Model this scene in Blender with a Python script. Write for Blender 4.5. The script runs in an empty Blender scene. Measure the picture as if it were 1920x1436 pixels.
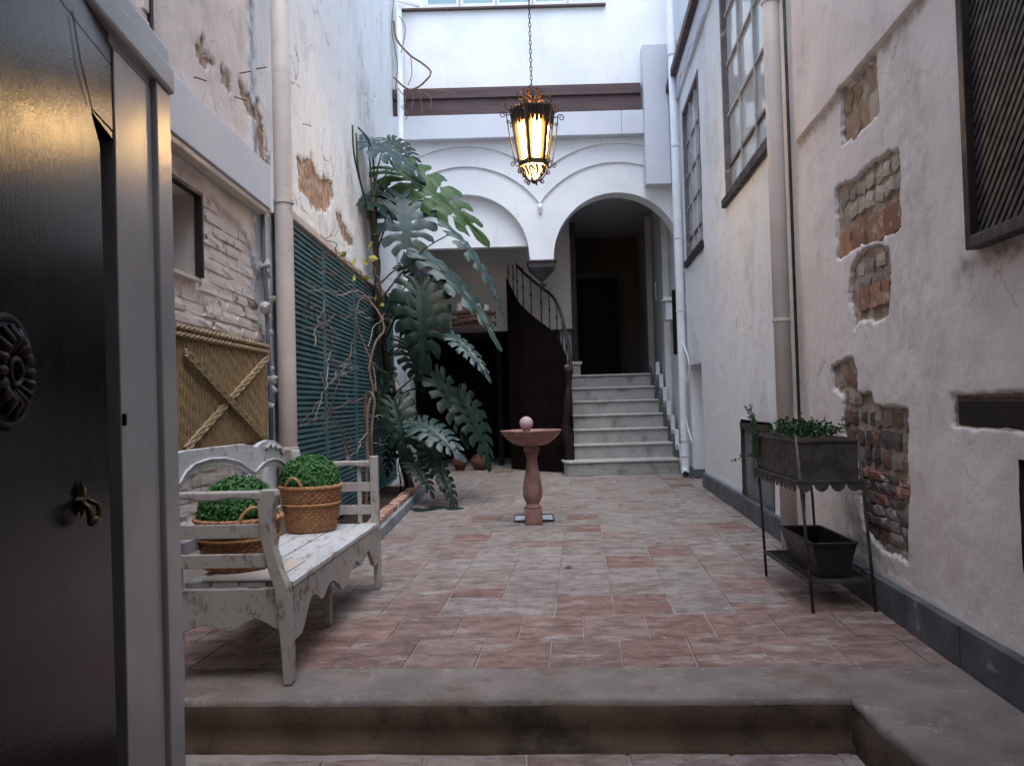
import bpy, bmesh, math, random
import numpy as np
from mathutils import Vector, Matrix
R = random.Random(7)
NR = np.random.RandomState(11)
PI = math.pi
sc = bpy.context.scene
COL = sc.collection

# ------------------------------------------------------------------ camera, sky, sun, exposure
F, EYE = 1441.0, 1.2
PITCH, ROLL = math.radians(1.39), math.radians(-1.6)
cam = bpy.data.objects.new('camera', bpy.data.cameras.new('camera'))
COL.objects.link(cam)
CM = Matrix.Rotation(PI/2+PITCH, 4, 'X') @ Matrix.Rotation(ROLL, 4, 'Z')
cam.matrix_world = Matrix.Translation((0, 0, EYE)) @ CM
cam.data.sensor_width = 36.0
cam.data.lens = 36.0*F/1920
cam.data.clip_start = 0.05
cam.data.clip_end = 500
sc.camera = cam
EL, AZ = math.radians(68), math.radians(170)      # sun elevation; direction it comes from, clockwise from +Y
world = bpy.data.worlds.new('World'); sc.world = world; world.use_nodes = True
wn = world.node_tree
bg = wn.nodes['Background']
sky = wn.nodes.new('ShaderNodeTexSky'); sky.sky_type = 'NISHITA'; sky.sun_disc = False
sky.sun_elevation = EL; sky.sun_rotation = AZ; sky.air_density = 1.2; sky.dust_density = 3.0; sky.ozone_density = 1.5
wn.links.new(sky.outputs[0], bg.inputs[0]); bg.inputs[1].default_value = 0.14
sun = bpy.data.objects.new('sun', bpy.data.lights.new('sun', 'SUN')); COL.objects.link(sun)
sun.data.energy = 0.9; sun.data.angle = math.radians(50); sun.data.color = (0.68, 0.84, 1.0)
sdir = Vector((math.sin(AZ)*math.cos(EL), math.cos(AZ)*math.cos(EL), math.sin(EL)))
sun.rotation_euler = sdir.to_track_quat('Z', 'Y').to_euler()
sc.view_settings.view_transform = 'Standard'; sc.view_settings.look = 'None'
sc.view_settings.exposure = 1.28; sc.view_settings.gamma = 1; sc.view_settings.use_curve_mapping = False
sc.cycles.max_bounces = 8; sc.cycles.diffuse_bounces = 5; sc.cycles.glossy_bounces = 3
sc.cycles.sample_clamp_indirect = 6; sc.cycles.use_denoising = True

# ------------------------------------------------------------------ survey helpers: photo sight lines -> metres
M3 = CM.to_3x3()
def ray(px, py): return M3 @ Vector(((px-960)/F, -(py-718)/F, -1))
def P(px, py, D):
    r = ray(px, py); t = D/r.y; return Vector((r.x*t, D, EYE+r.z*t))
def PZ(px, py, z=0.0):
    r = ray(px, py); t = (z-EYE)/r.z; return Vector((r.x*t, r.y*t, z))
def PX(px, py, X):
    r = ray(px, py); t = X/r.x; return Vector((X, r.y*t, EYE+r.z*t))
WA = math.atan(0.0876)
WD = Vector((math.sin(WA), math.cos(WA), 0)); WN = Vector((-math.cos(WA), math.sin(WA), 0)); W0 = Vector((1.65, 0, 0))
def W(s, z, off=0.0): return W0 + WD*s + WN*off + Vector((0, 0, z))
def WR(px, py, off=0.0):
    r = ray(px, py); o = Vector((0, 0, EYE)); q = W0 + WN*off
    t = (q-o).dot(WN)/r.dot(WN); p = o + r*t
    return ((p-W0).dot(WD), p.z)
LX = -1.8
def LW(px, py, X=LX):
    p = PX(px, py, X); return (p.y, p.z)

# ------------------------------------------------------------------ mesh helpers
class MB:
    def __init__(s): s.v = []; s.f = []
    def add(s, vs, fs):
        n = len(s.v); s.v += [tuple(v) for v in vs]; s.f += [tuple(i+n for i in f) for f in fs]; return s
    def hexa(s, p):   # p: 8 points, bottom 4 ccw, top 4 ccw
        return s.add(p, [(3,2,1,0),(4,5,6,7),(0,1,5,4),(1,2,6,5),(2,3,7,6),(3,0,4,7)])
    def box(s, x0, x1, y0, y1, z0, z1, fn=None):
        p = [(x0,y0,z0),(x1,y0,z0),(x1,y1,z0),(x0,y1,z0),(x0,y0,z1),(x1,y0,z1),(x1,y1,z1),(x0,y1,z1)]
        if fn: p = [fn(*q) for q in p]
        return s.hexa(p)
    def bar(s, a, b, w, h, up=(0,0,1)):
        a = Vector(a); b = Vector(b); d = (b-a).normalized(); u = Vector(up)
        x = d.cross(u)
        if x.length < 1e-4: x = d.cross(Vector((1,0,0)))
        x.normalize(); y = x.cross(d).normalized()
        p = []
        for q in (a, b):
            p += [q-x*w/2-y*h/2, q+x*w/2-y*h/2, q+x*w/2+y*h/2, q-x*w/2+y*h/2]
        return s.hexa(p)
    def tube(s, pts, rad, n=8, cap=True, closed=False):
        pts = [Vector(p) for p in pts]; m = len(pts)
        if not hasattr(rad, '__len__'): rad = [rad]*m
        up = None; rings = []
        for i, p in enumerate(pts):
            if closed: d = pts[(i+1) % m]-pts[i-1]
            else: d = pts[min(i+1, m-1)]-pts[max(i-1, 0)]
            if d.length < 1e-9: d = Vector((0,0,1))
            d.normalize()
            if up is None:
                up = Vector((0,0,1)) if abs(d.z) < .9 else Vector((1,0,0))
            x = up - d*up.dot(d)
            if x.length < 1e-5: x = d.orthogonal()
            x.normalize(); y = d.cross(x); up = x
            rings.append([p + (x*math.cos(2*PI*k/n)+y*math.sin(2*PI*k/n))*rad[i] for k in range(n)])
        vs = [v for r in rings for v in r]; fs = []
        for i in range(m if closed else m-1):
            j = (i+1) % m
            for k in range(n):
                l = (k+1) % n; fs.append((i*n+k, i*n+l, j*n+l, j*n+k))
        if cap and not closed:
            fs.append(tuple(range(n-1, -1, -1))); fs.append(tuple((m-1)*n+k for k in range(n)))
        return s.add(vs, fs)
    def lathe(s, prof, c=(0,0,0), n=24, fn=None, cap=True):
        vs = []; fs = []; m = len(prof)
        for i, (r, z) in enumerate(prof):
            for k in range(n):
                t = 2*PI*k/n; rr = fn(r, z, t, i) if fn else r
                vs.append((c[0]+rr*math.cos(t), c[1]+rr*math.sin(t), c[2]+z))
        for i in range(m-1):
            for k in range(n):
                l = (k+1) % n; fs.append((i*n+k, i*n+l, (i+1)*n+l, (i+1)*n+k))
        if cap:
            fs.append(tuple(range(n-1, -1, -1))); fs.append(tuple((m-1)*n+k for k in range(n)))
        return s.add(vs, fs)
    def board(s, us, zb, zt, fn, w0, w1):   # strip board: profile in (u,z), thickness w0..w1, fn(u,w,z)->xyz
        vs = []; fs = []; m = len(us)
        for u, b, t in zip(us, zb, zt):
            vs += [fn(u,w0,b), fn(u,w0,t), fn(u,w1,t), fn(u,w1,b)]
        for i in range(m-1):
            a = 4*i; b = a+4
            for k in range(4):
                l = (k+1) % 4; fs.append((a+k, a+l, b+l, b+k))
        fs.append((3,2,1,0)); e = 4*(m-1); fs.append((e,e+1,e+2,e+3))
        return s.add(vs, fs)
    def ball(s, c, r, n=10, sq=(1,1,1), jit=0):
        prof = []; vs = []; fs = []
        for i in range(n+1):
            a = PI*i/n
            for k in range(2*n):
                t = PI*k/n; j = 1+R.uniform(-jit, jit)
                vs.append((c[0]+r*j*sq[0]*math.sin(a)*math.cos(t), c[1]+r*j*sq[1]*math.sin(a)*math.sin(t), c[2]-r*j*sq[2]*math.cos(a)))
        for i in range(n):
            for k in range(2*n):
                l = (k+1) % (2*n); fs.append((i*2*n+k, i*2*n+l, (i+1)*2*n+l, (i+1)*2*n+k))
        return s.add(vs, fs)
ORG = {}
def mesh_of(mb, name, org=(0,0,0), smooth=False):
    me = bpy.data.meshes.new(name)
    o = org
    me.from_pydata([(v[0]-o[0], v[1]-o[1], v[2]-o[2]) for v in mb.v], [], mb.f)
    bm = bmesh.new(); bm.from_mesh(me); bmesh.ops.recalc_face_normals(bm, faces=bm.faces); bm.to_mesh(me); bm.free()
    if smooth: me.shade_smooth()
    return me
def link(name, data, parent=None):
    o = bpy.data.objects.new(name, data); COL.objects.link(o)
    if parent is not None:
        o.parent = parent; ORG[o.name] = ORG[parent.name]
    else: ORG[o.name] = Vector((0,0,0))
    return o
def part(name, mb, m, parent=None, smooth=False, bevel=0, angle=None):
    org = ORG[parent.name] if parent is not None else Vector((0,0,0))
    me = mesh_of(mb, name, org, smooth); me.materials.append(m)
    o = link(name, me, parent)
    if bevel:
        b = o.modifiers.new('bevel', 'BEVEL'); b.width = bevel; b.segments = 2; b.limit_method = 'ANGLE'; b.angle_limit = .6
    return o
def tag(o, label, cat, group=None):
    o['label'] = label; o['category'] = cat
    if group: o['group'] = group
    return o
def root(name, loc, label, cat, group=None):
    o = bpy.data.objects.new(name, None); COL.objects.link(o); o.location = loc; o.empty_display_size = .1
    ORG[o.name] = Vector(loc); return tag(o, label, cat, group)
def struct(o): o['kind'] = 'structure'; return o
def stuff(o): o['kind'] = 'stuff'; return o
def piece(name, me, parent, loc, rot=None, scale=(1,1,1), color=None, mtx=None):
    o = link(name, me, parent); org = ORG[parent.name]
    if mtx is not None:
        mm = mtx.copy(); mm.translation = mm.translation - org; o.matrix_local = mm
    else:
        o.location = Vector(loc)-org
        if rot: o.rotation_euler = rot
        o.scale = scale
    if color: o.color = (*color, 1)
    return o

# ------------------------------------------------------------------ numpy noise
def vnoise(x, y, seed=0):
    xi = np.floor(x).astype(np.int64); yi = np.floor(y).astype(np.int64); xf = x-xi; yf = y-yi
    def h(a, b):
        n = (a*374761393 + b*668265263 + seed*974711) & 0xffffffff
        n = ((n ^ (n >> 13))*1274126177) & 0xffffffff
        return ((n ^ (n >> 16)) & 0xffff)/65535.0
    u = xf*xf*(3-2*xf); v = yf*yf*(3-2*yf)
    return (h(xi,yi)*(1-u)+h(xi+1,yi)*u)*(1-v)+(h(xi,yi+1)*(1-u)+h(xi+1,yi+1)*u)*v
def fbm(x, y, seed=0, o=4):
    t = 0; a = .5; n = 0
    for i in range(o):
        t = t + a*vnoise(x*2**i, y*2**i, seed+i*17); n += a; a *= .5
    return t/n
def sdf(U, V, poly):
    d = np.full(U.shape, 1e9); ins = np.zeros(U.shape, bool); n = len(poly)
    for i in range(n):
        ax, ay = poly[i]; bx, by = poly[(i+1) % n]; ex, ey = bx-ax, by-ay
        t = np.clip(((U-ax)*ex+(V-ay)*ey)/(ex*ex+ey*ey+1e-12), 0, 1)
        d = np.minimum(d, np.hypot(U-ax-t*ex, V-ay-t*ey))
        c = ((ay > V) != (by > V)) & (U < (bx-ax)*(V-ay)/(by-ay+1e-12)+ax)
        ins ^= c
    return np.where(ins, -d, d)
def inside(u, v, poly): return float(sdf(np.array([u]), np.array([v]), poly)[0])
def axis(segs, extra=()):
    a = []
    for (x0, x1, st) in segs:
        n = max(1, int(round((x1-x0)/st))); a += [x0+(x1-x0)*i/n for i in range(n)]
    a.append(segs[-1][1]); 
    for e in extra:
        a = [x for x in a if abs(x-e) > 0.004]; a.append(e)
    return np.array(sorted(a))
def grid_wall(name, us, vs, holes, mapf, off, masks, m, parent=None):
    U, V = np.meshgrid(us, vs, indexing='ij'); O = off(U, V)
    X, Y, Z = mapf(U, V, O); nu, nv = U.shape
    co = np.stack([X, Y, Z], -1).reshape(-1, 3)
    uc = (U[1:, 1:]+U[:-1, :-1])/2; vc = (V[1:, 1:]+V[:-1, :-1])/2
    keep = np.ones(uc.shape, bool)
    for (a, b, c, d) in holes: keep &= ~((uc > a) & (uc < b) & (vc > c) & (vc < d))
    idx = np.arange(nu*nv).reshape(nu, nv)
    q = np.stack([idx[:-1,:-1], idx[1:,:-1], idx[1:,1:], idx[:-1,1:]], -1)[keep]
    me = bpy.data.meshes.new(name)
    me.vertices.add(len(co)); me.vertices.foreach_set('co', co.ravel())
    me.loops.add(q.size); me.loops.foreach_set('vertex_index', q.ravel().astype(np.int32))
    me.polygons.add(len(q)); me.polygons.foreach_set('loop_start', np.arange(0, q.size, 4, dtype=np.int32))
    me.update(calc_edges=True)
    mk = masks(U, V); ca = me.color_attributes.new('mask', 'FLOAT_COLOR', 'POINT')
    arr = np.zeros((nu*nv, 4)); arr[:, 3] = 1
    for i, k in enumerate(mk): arr[:, i] = np.clip(k, 0, 1).ravel()
    ca.data.foreach_set('color', arr.ravel())
    me.shade_smooth(); me.materials.append(m)
    return link(name, me, parent)

# ------------------------------------------------------------------ materials
class Mt:
    def __init__(s, name):
        s.m = bpy.data.materials.new(name); s.m.use_nodes = True; s.t = s.m.node_tree; s.b = s.t.nodes['Principled BSDF']
        g = s.t.nodes.new('ShaderNodeNewGeometry'); s.pos = g.outputs['Position']
    def n(s, ty, **k):
        o = s.t.nodes.new(ty)
        for a, b in k.items(): setattr(o, a, b)
        return o
    def inp(s, sock, v):
        if hasattr(v, 'is_output'): s.t.links.new(v, sock)
        elif hasattr(v, '__len__') and len(v) == 3 and sock.type == 'RGBA': sock.default_value = (*v, 1)
        else: sock.default_value = v
    def scl(s, vec, sc3):
        o = s.n('ShaderNodeVectorMath', operation='MULTIPLY'); s.inp(o.inputs[0], vec); o.inputs[1].default_value = sc3; return o.outputs[0]
    def noise(s, scale, detail=5, rough=.55, vec=None, dist=0):
        o = s.n('ShaderNodeTexNoise'); s.inp(o.inputs['Vector'], vec or s.pos)
        o.inputs['Scale'].default_value = scale; o.inputs['Detail'].default_value = detail
        o.inputs['Roughness'].default_value = rough; o.inputs['Distortion'].default_value = dist; return o.outputs[0]
    def ramp(s, f, a, b, va=0.0, vb=1.0):
        o = s.n('ShaderNodeMapRange'); o.interpolation_type = 'SMOOTHSTEP'; s.inp(o.inputs[0], f)
        for i, v in enumerate((a, b, va, vb)): o.inputs[i+1].default_value = v
        return o.outputs[0]
    def mix(s, f, a, b, mode='MIX'):
        o = s.n('ShaderNodeMix', data_type='RGBA', blend_type=mode); s.inp(o.inputs[0], f); s.inp(o.inputs[6], a); s.inp(o.inputs[7], b); return o.outputs[2]
    def math(s, op, a, b=0.0):
        o = s.n('ShaderNodeMath', operation=op); s.inp(o.inputs[0], a); s.inp(o.inputs[1], b); return o.outputs[0]
    def bump(s, h, strength=.3, dist=.01, prev=None):
        o = s.n('ShaderNodeBump'); s.inp(o.inputs['Height'], h); o.inputs['Strength'].default_value = strength; o.inputs['Distance'].default_value = dist
        if prev is not None: s.inp(o.inputs['Normal'], prev)
        return o.outputs[0]
    def out(s, col, rough=.8, normal=None, metal=0, spec=.3):
        s.inp(s.b.inputs['Base Color'], col); s.inp(s.b.inputs['Roughness'], rough); s.inp(s.b.inputs['Metallic'], metal)
        s.b.inputs['Specular IOR Level'].default_value = spec
        if normal is not None: s.inp(s.b.inputs['Normal'], normal)
        return s.m
def simple(name, c1, c2, scale=6, rough=.8, bump=.3, bscale=40, bdist=.004, metal=0, spec=.3, stretch=None, c3=None, r3=(.55,.7), s3=3):
    t = Mt(name); v = t.scl(t.pos, stretch) if stretch else t.pos
    c = t.mix(t.ramp(t.noise(scale, vec=v), .35, .65), c1, c2)
    if c3: c = t.mix(t.ramp(t.noise(s3, 7, .65, vec=v), *r3), c, c3)
    rr = t.ramp(t.noise(scale*1.7, vec=v), .3, .7, max(rough-.12, .05), min(rough+.12, 1))
    return t.out(c, rr, t.bump(t.noise(bscale, 4, vec=v), bump, bdist), metal, spec)
def objcol(name, rough=.8, wash=None, wr=(.5,.62), ws=14, bump=.6, bscale=35, bdist=.008, wash2=None):
    t = Mt(name); oi = t.n('ShaderNodeObjectInfo')
    c = t.mix(t.noise(9, 5), t.mix(1.0, oi.outputs['Color'], (.62,.62,.62), 'MULTIPLY'), t.mix(1.0, oi.outputs['Color'], (1.3,1.3,1.3), 'MULTIPLY'))
    if wash: c = t.mix(t.ramp(t.noise(ws, 6, .65), *wr), c, wash)
    if wash2: c = t.mix(t.ramp(t.noise(3.1, 8, .7), .56, .72), c, wash2)
    return t.out(c, rough, t.bump(t.noise(bscale, 5, .6), bump, bdist))
def plaster(name, c1, c2, exposed, exposed2, stain, tint=None, crack=.0, bump=.35):
    """mask.r = render fallen away, mask.g = second base colour, mask.b = weathering, darker bands and painted ledge shade"""
    t = Mt(name); a = t.n('ShaderNodeVertexColor'); a.layer_name = 'mask'
    sp = t.n('ShaderNodeSeparateColor'); t.inp(sp.inputs[0], a.outputs[0])
    c = t.mix(t.ramp(t.noise(1.3, 6, .6), .35, .65), c1, c2)
    if tint: c = t.mix(sp.outputs[1], c, tint)
    c = t.mix(t.ramp(t.noise(4.5, 9, .7), .54, .74, 0, .38), c, stain)
    c = t.mix(t.ramp(t.noise(22, 8, .75), .60, .68, 0, .5), c, stain)
    c = t.mix(t.ramp(t.noise(70, 6, .75), .62, .70, 0, .45), c, stain)
    vs = t.scl(t.pos, (3.5, 3.5, .35))
    c = t.mix(t.ramp(t.noise(2.0, 6, .7, vec=vs), .55, .8, 0, .25), c, stain)
    wth_dark = t.math('MULTIPLY', sp.outputs[2], t.ramp(t.noise(9, 7, .7), .3, .62))
    c = t.mix(wth_dark, c, tuple(x*.5 for x in stain))
    if crack:
        vo = t.n('ShaderNodeTexVoronoi', feature='DISTANCE_TO_EDGE'); vo.inputs['Scale'].default_value = 1.5
        nz = t.n('ShaderNodeTexNoise'); nz.inputs['Scale'].default_value = 3; nz.inputs['Detail'].default_value = 6; t.inp(nz.inputs['Vector'], t.pos)
        av = t.n('ShaderNodeVectorMath', operation='MULTIPLY_ADD'); t.inp(av.inputs[0], nz.outputs['Color']); av.inputs[1].default_value = (.55,.55,.55); t.inp(av.inputs[2], t.pos)
        t.inp(vo.inputs['Vector'], av.outputs[0])
        ck = t.math('MULTIPLY', t.ramp(vo.outputs[0], .0, .012, 1, 0), t.ramp(t.noise(1.1, 3), .5, .6))
        c = t.mix(t.math('MULTIPLY', ck, crack), c, tuple(x*.3 for x in stain))
    e = t.mix(t.ramp(t.noise(11, 6), .4, .6), exposed, exposed2)
    mk = t.ramp(t.math('ADD', sp.outputs[0], t.math('MULTIPLY', t.math('SUBTRACT', t.noise(30, 4), .5), .5)), .4, .6)
    c = t.mix(mk, c, e)
    b1 = t.bump(t.noise(2.5, 5), .25, .04)
    b2 = t.bump(t.noise(11, 6, .7), .45, .012, b1)
    return t.out(c, .88, t.bump(t.noise(45, 6, .7), bump, .006, b2), spec=.15)
def worn_paint(name, paint, wood, amount=.5, stretch=(3,3,3), rough=.7):
    t = Mt(name); v = t.scl(t.pos, stretch)
    w = t.mix(t.noise(5, 6, vec=t.scl(t.pos, (14,1.5,14))), wood, tuple(x*.45 for x in wood))
    p = t.mix(t.noise(3, 5), paint, tuple(x*.72 for x in paint))
    k = t.ramp(t.noise(6, 12, .80, vec=t.scl(t.pos,(3,1.3,1.6))), amount-.05, amount+.05)
    p = t.mix(t.ramp(t.noise(40, 5), .58, .7, 0, .6), p, wood)
    return t.out(t.mix(k, p, w), rough, t.bump(k, .35, .002, t.bump(t.noise(60, 3, vec=t.scl(t.pos,(3,.4,3))), .3, .003)), spec=.25)

mPlR = plaster('plaster_right', (.80,.735,.695), (.72,.655,.615), (.30,.22,.155), (.44,.37,.31), (.46,.39,.345), tint=(.76,.785,.81), crack=.35, bump=.35)
mPlL = plaster('plaster_left', (.78,.70,.645), (.67,.59,.54), (.30,.20,.14), (.46,.36,.29), (.44,.36,.31), tint=(.78,.82,.84), crack=1.0, bump=.45)
def facmat():
    t = Mt('facade_limewash')
    c = t.mix(t.ramp(t.noise(1.1, 6, .6), .35, .65), (.80,.82,.84), (.73,.755,.785))
    c = t.mix(t.ramp(t.noise(2.0, 7, .7, vec=t.scl(t.pos, (3.5,3.5,.3))), .54, .75, 0, .35), c, (.60,.585,.55))
    c = t.mix(t.ramp(t.noise(3.0, 9, .75), .60, .70, 0, .35), c, (.62,.58,.52))
    c = t.mix(t.ramp(t.noise(26, 7, .75), .63, .70, 0, .4), c, (.50,.48,.45))
    return t.out(c, .88, t.bump(t.noise(30, 6, .7), .3, .006, t.bump(t.noise(3, 4), .35, .03)), spec=.12)
mFac = facmat()
mBand = simple('duct_paint', (.60,.63,.69), (.56,.59,.65), 1.5, .55, .08, 30, .002)
mWhite = simple('white_gloss', (.72,.72,.71), (.64,.63,.61), 2, .4, .08, 20, .002, c3=(.45,.40,.35), r3=(.62,.75), s3=5)
mPipe = simple('cream_pipe', (.62,.545,.49), (.55,.48,.43), 3, .45, .1, 18, .003, c3=(.40,.32,.25), r3=(.6,.78), s3=4)
mPipeW = simple('white_pipe', (.70,.74,.78), (.62,.66,.70), 3, .4, .08, 18, .002)
mBrown = simple('brown_beam', (.10,.062,.063), (.07,.045,.047), 2, .6, .3, 12, .006, stretch=(.6,6,6))
mDarkW = simple('dark_timber', (.032,.022,.02), (.018,.013,.012), 4, .55, .3, 25, .005)
mBlackW = simple('black_timber', (.010,.0085,.0085), (.006,.005,.005), 4, .7, .3, 25, .005, spec=.12)
mIron = simple('wrought_iron', (.03,.024,.02), (.05,.034,.025), 20, .55, .3, 60, .002, metal=.5)
mIronG = simple('grey_iron', (.085,.078,.078), (.05,.043,.042), 15, .55, .3, 60, .002, metal=.3, c3=(.14,.075,.045), r3=(.6,.72), s3=18)
mGreyT = simple('grey_painted_timber', (.20,.215,.23), (.13,.14,.15), 5, .65, .4, 30, .004, stretch=(3,3,.7), c3=(.16,.09,.05), r3=(.62,.72), s3=9)
mWin = simple('window_timber', (.16,.145,.15), (.11,.095,.10), 6, .6, .3, 40, .002, c3=(.40,.38,.37), r3=(.58,.7), s3=8)
mMuntin = simple('pale_muntin', (.42,.42,.43), (.32,.31,.32), 8, .6, .2, 40, .002)
def glass(name, base, rough=.08):
    t = Mt(name); c = t.mix(t.noise(1.2, 3), base, tuple(x*.75 for x in base))
    return t.out(c, rough, t.bump(t.noise(2.2, 2), .06, .02), spec=.9)
mGlass = glass('window_glass', (.50,.58,.62)); mGlassT = glass('teal_glass', (.25,.42,.46))
mMarble = simple('stair_marble', (.34,.335,.325), (.27,.268,.262), 4, .38, .1, 20, .002, spec=.4, c3=(.17,.17,.165), r3=(.56,.66), s3=4)
mNose = simple('stair_nosing', (.50,.50,.48), (.40,.405,.39), 5, .35, .1, 20, .002, spec=.4)
mInW = simple('interior_wall', (.66,.67,.69), (.58,.59,.61), 1.5, .8, .2, 20, .004)
mInB = simple('interior_wall_brown', (.60,.565,.54), (.52,.485,.46), 1.5, .8, .2, 20, .004)
def cementmat():
    t = Mt('step_cement')
    c = t.mix(t.ramp(t.noise(3, 8, .65), .38, .62), (.235,.20,.185), (.17,.145,.135))
    c = t.mix(t.ramp(t.noise(2.2, 9, .72), .52, .60, 0, .7), c, (.15,.105,.085))
    c = t.mix(t.ramp(t.noise(7, 9, .78), .57, .64, 0, .7), c, (.33,.285,.26))
    c = t.mix(t.ramp(t.noise(45, 6, .75), .58, .66, 0, .6), c, (.11,.085,.075))
    return t.out(c, .8, t.bump(t.noise(30, 7, .75), .7, .008, t.bump(t.noise(6, 5, .6), .5, .02)), spec=.25)
mCement = cementmat()
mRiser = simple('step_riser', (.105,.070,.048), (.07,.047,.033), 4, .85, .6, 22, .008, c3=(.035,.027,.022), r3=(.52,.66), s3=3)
mMortar = simple('tile_mortar', (.33,.28,.265), (.24,.20,.185), 7, .9, .5, 40, .005)
mSkirt = simple('skirting_slate', (.115,.125,.14), (.07,.078,.088), 5, .55, .4, 30, .004, c3=(.30,.30,.30), r3=(.58,.7), s3=7)
mKerb = simple('kerb_stone', (.26,.28,.30), (.16,.175,.19), 5, .7, .5, 25, .006, c3=(.45,.46,.47), r3=(.58,.7), s3=7)
mSoil = simple('soil', (.045,.032,.022), (.025,.018,.013), 20, .95, .9, 50, .02)
mTrel = simple('trellis_teal', (.080,.165,.180), (.058,.125,.140), 5, .6, .25, 40, .003, c3=(.05,.11,.13), r3=(.58,.7), s3=6)
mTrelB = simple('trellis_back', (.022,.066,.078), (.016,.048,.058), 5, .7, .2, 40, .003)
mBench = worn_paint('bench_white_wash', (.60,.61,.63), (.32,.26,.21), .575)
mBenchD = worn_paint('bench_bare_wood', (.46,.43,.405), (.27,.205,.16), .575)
mWick = simple('wicker', (.50,.26,.125), (.34,.165,.075), 40, .65, .4, 120, .003)
mBox = None
def leafmat(name, c1, c2, rough=.45, trans=.15, scale=25, spec=.4):
    t = Mt(name); oi = t.n('ShaderNodeObjectInfo')
    c = t.mix(t.noise(scale, 3), c1, c2)
    c = t.mix(t.math('MULTIPLY', oi.outputs['Random'], .5), c, tuple(x*.55 for x in c1))
    t.b.inputs['Transmission Weight'].default_value = 0
    m = t.out(c, rough, t.bump(t.noise(scale*1.5, 2), .2, .004), spec=spec)
    return m
mBox = leafmat('boxwood_green', (.055,.20,.035), (.02,.09,.02), .5, scale=60)
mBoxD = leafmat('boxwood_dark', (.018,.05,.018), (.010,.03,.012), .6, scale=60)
mMon = leafmat('monstera_leaf', (.012,.033,.020), (.007,.021,.014), .42, scale=12, spec=.22)
mMonB = leafmat('monstera_leaf_skysheen', (.028,.064,.062), (.018,.044,.044), .42, scale=12, spec=.42)  # paler bluish base imitates sky reflection on the leaves
mMonG = leafmat('monstera_leaf_fresh', (.032,.085,.018), (.020,.060,.012), .45, scale=12, spec=.25)
mYel = leafmat('yellow_leaf', (.55,.48,.08), (.35,.38,.06), .6)
mSucc = leafmat('succulent_green', (.06,.13,.05), (.03,.08,.035), .5)
mStem = simple('monstera_stem', (.06,.048,.032), (.03,.026,.018), 20, .8, .6, 60, .006)
mPet = simple('petiole', (.045,.07,.03), (.03,.045,.02), 20, .5, .2, 60, .002)
mVine = simple('dry_vine', (.22,.14,.105), (.13,.085,.065), 20, .85, .6, 70, .004)
mTwig = simple('pale_twig', (.33,.30,.26), (.20,.175,.15), 20, .85, .4, 70, .002)
mMat = simple('esparto', (.33,.225,.115), (.20,.135,.065), 30, .85, .6, 90, .006, stretch=(4,4,.7))
mMatL = simple('esparto_pale', (.38,.29,.17), (.26,.19,.105), 30, .85, .6, 90, .006)
mPink = simple('pink_marble', (.28,.155,.125), (.20,.105,.085), 11, .5, .3, 35, .004, c3=(.37,.24,.20), r3=(.55,.68), s3=14, stretch=(1,1,.5))
mBall = simple('pale_stone_ball', (.50,.40,.39), (.42,.33,.32), 15, .6, .2, 50, .003)
mBlackP = simple('black_plastic', (.022,.02,.02), (.03,.026,.026), 8, .45, .1, 40, .002)
mTray = simple('white_metal_plate', (.80,.86,.90), (.72,.78,.82), 5, .25, .05, 20, .001, spec=.6)
mTerr = simple('terracotta', (.13,.065,.045), (.09,.045,.033), 10, .85, .4, 40, .004)
mBrass = simple('aged_brass', (.20,.145,.06), (.10,.07,.035), 30, .4, .2, 80, .001, metal=.9)
mCandle = simple('candle_wax', (.85,.83,.78), (.78,.75,.70), 5, .5, .05, 30, .001)
mDrift = simple('driftwood', (.20,.115,.075), (.11,.065,.045), 20, .8, .6, 60, .004)
mCeil = simple('unseen_ceiling', (.40,.36,.33), (.33,.30,.28), 2, .9, .3, 20, .004)
mTile = None
def tilemat():
    t = Mt('floor_tile'); oi = t.n('ShaderNodeObjectInfo')
    v = t.scl(t.pos, (1.0, 1.6, 1)); base = t.mix(t.ramp(t.noise(.9, 5, .6), .38, .62, .22, .55), oi.outputs['Color'], (.225,.183,.168))
    c = t.mix(t.ramp(t.noise(6.5, 9, .75, vec=v), .36, .62), t.mix(1.0, base, (.62,.55,.52), 'MULTIPLY'), t.mix(1.0, base, (1.18,1.14,1.12), 'MULTIPLY'))
    c = t.mix(t.ramp(t.noise(2.3, 9, .75, vec=t.scl(t.pos,(1,2.4,1))), .53, .63, 0, .55), c, (.36,.335,.33))
    c = t.mix(t.ramp(t.noise(8, 9, .8, vec=t.scl(t.pos, (1,3.0,1))), .57, .64, 0, .75), c, (.46,.425,.41))
    c = t.mix(t.ramp(t.noise(30, 6, .75, vec=t.scl(t.pos, (1,2.0,1))), .58, .66, 0, .7), c, (.17,.12,.105))
    c = t.mix(t.ramp(t.noise(13, 7, .7), .60, .70, 0, .7), c, (.12,.08,.07))
    r = t.ramp(t.noise(6, 5), .3, .7, .42, .78)
    return t.out(c, r, t.bump(t.noise(14, 7, .7), .5, .006, t.bump(t.noise(3, 3), .3, .015)), spec=.35)
mTile = tilemat()
mBrickO = objcol('old_brick', .85, (.50,.43,.38), (.54,.66), 12)
mStoneO = objcol('rubble_stone', .85, (.46,.40,.35), (.60,.72), 16)
mWashB = objcol('whitewashed_brick', .88, (.66,.60,.555), (.33,.47), 9, bump=.8)
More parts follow.
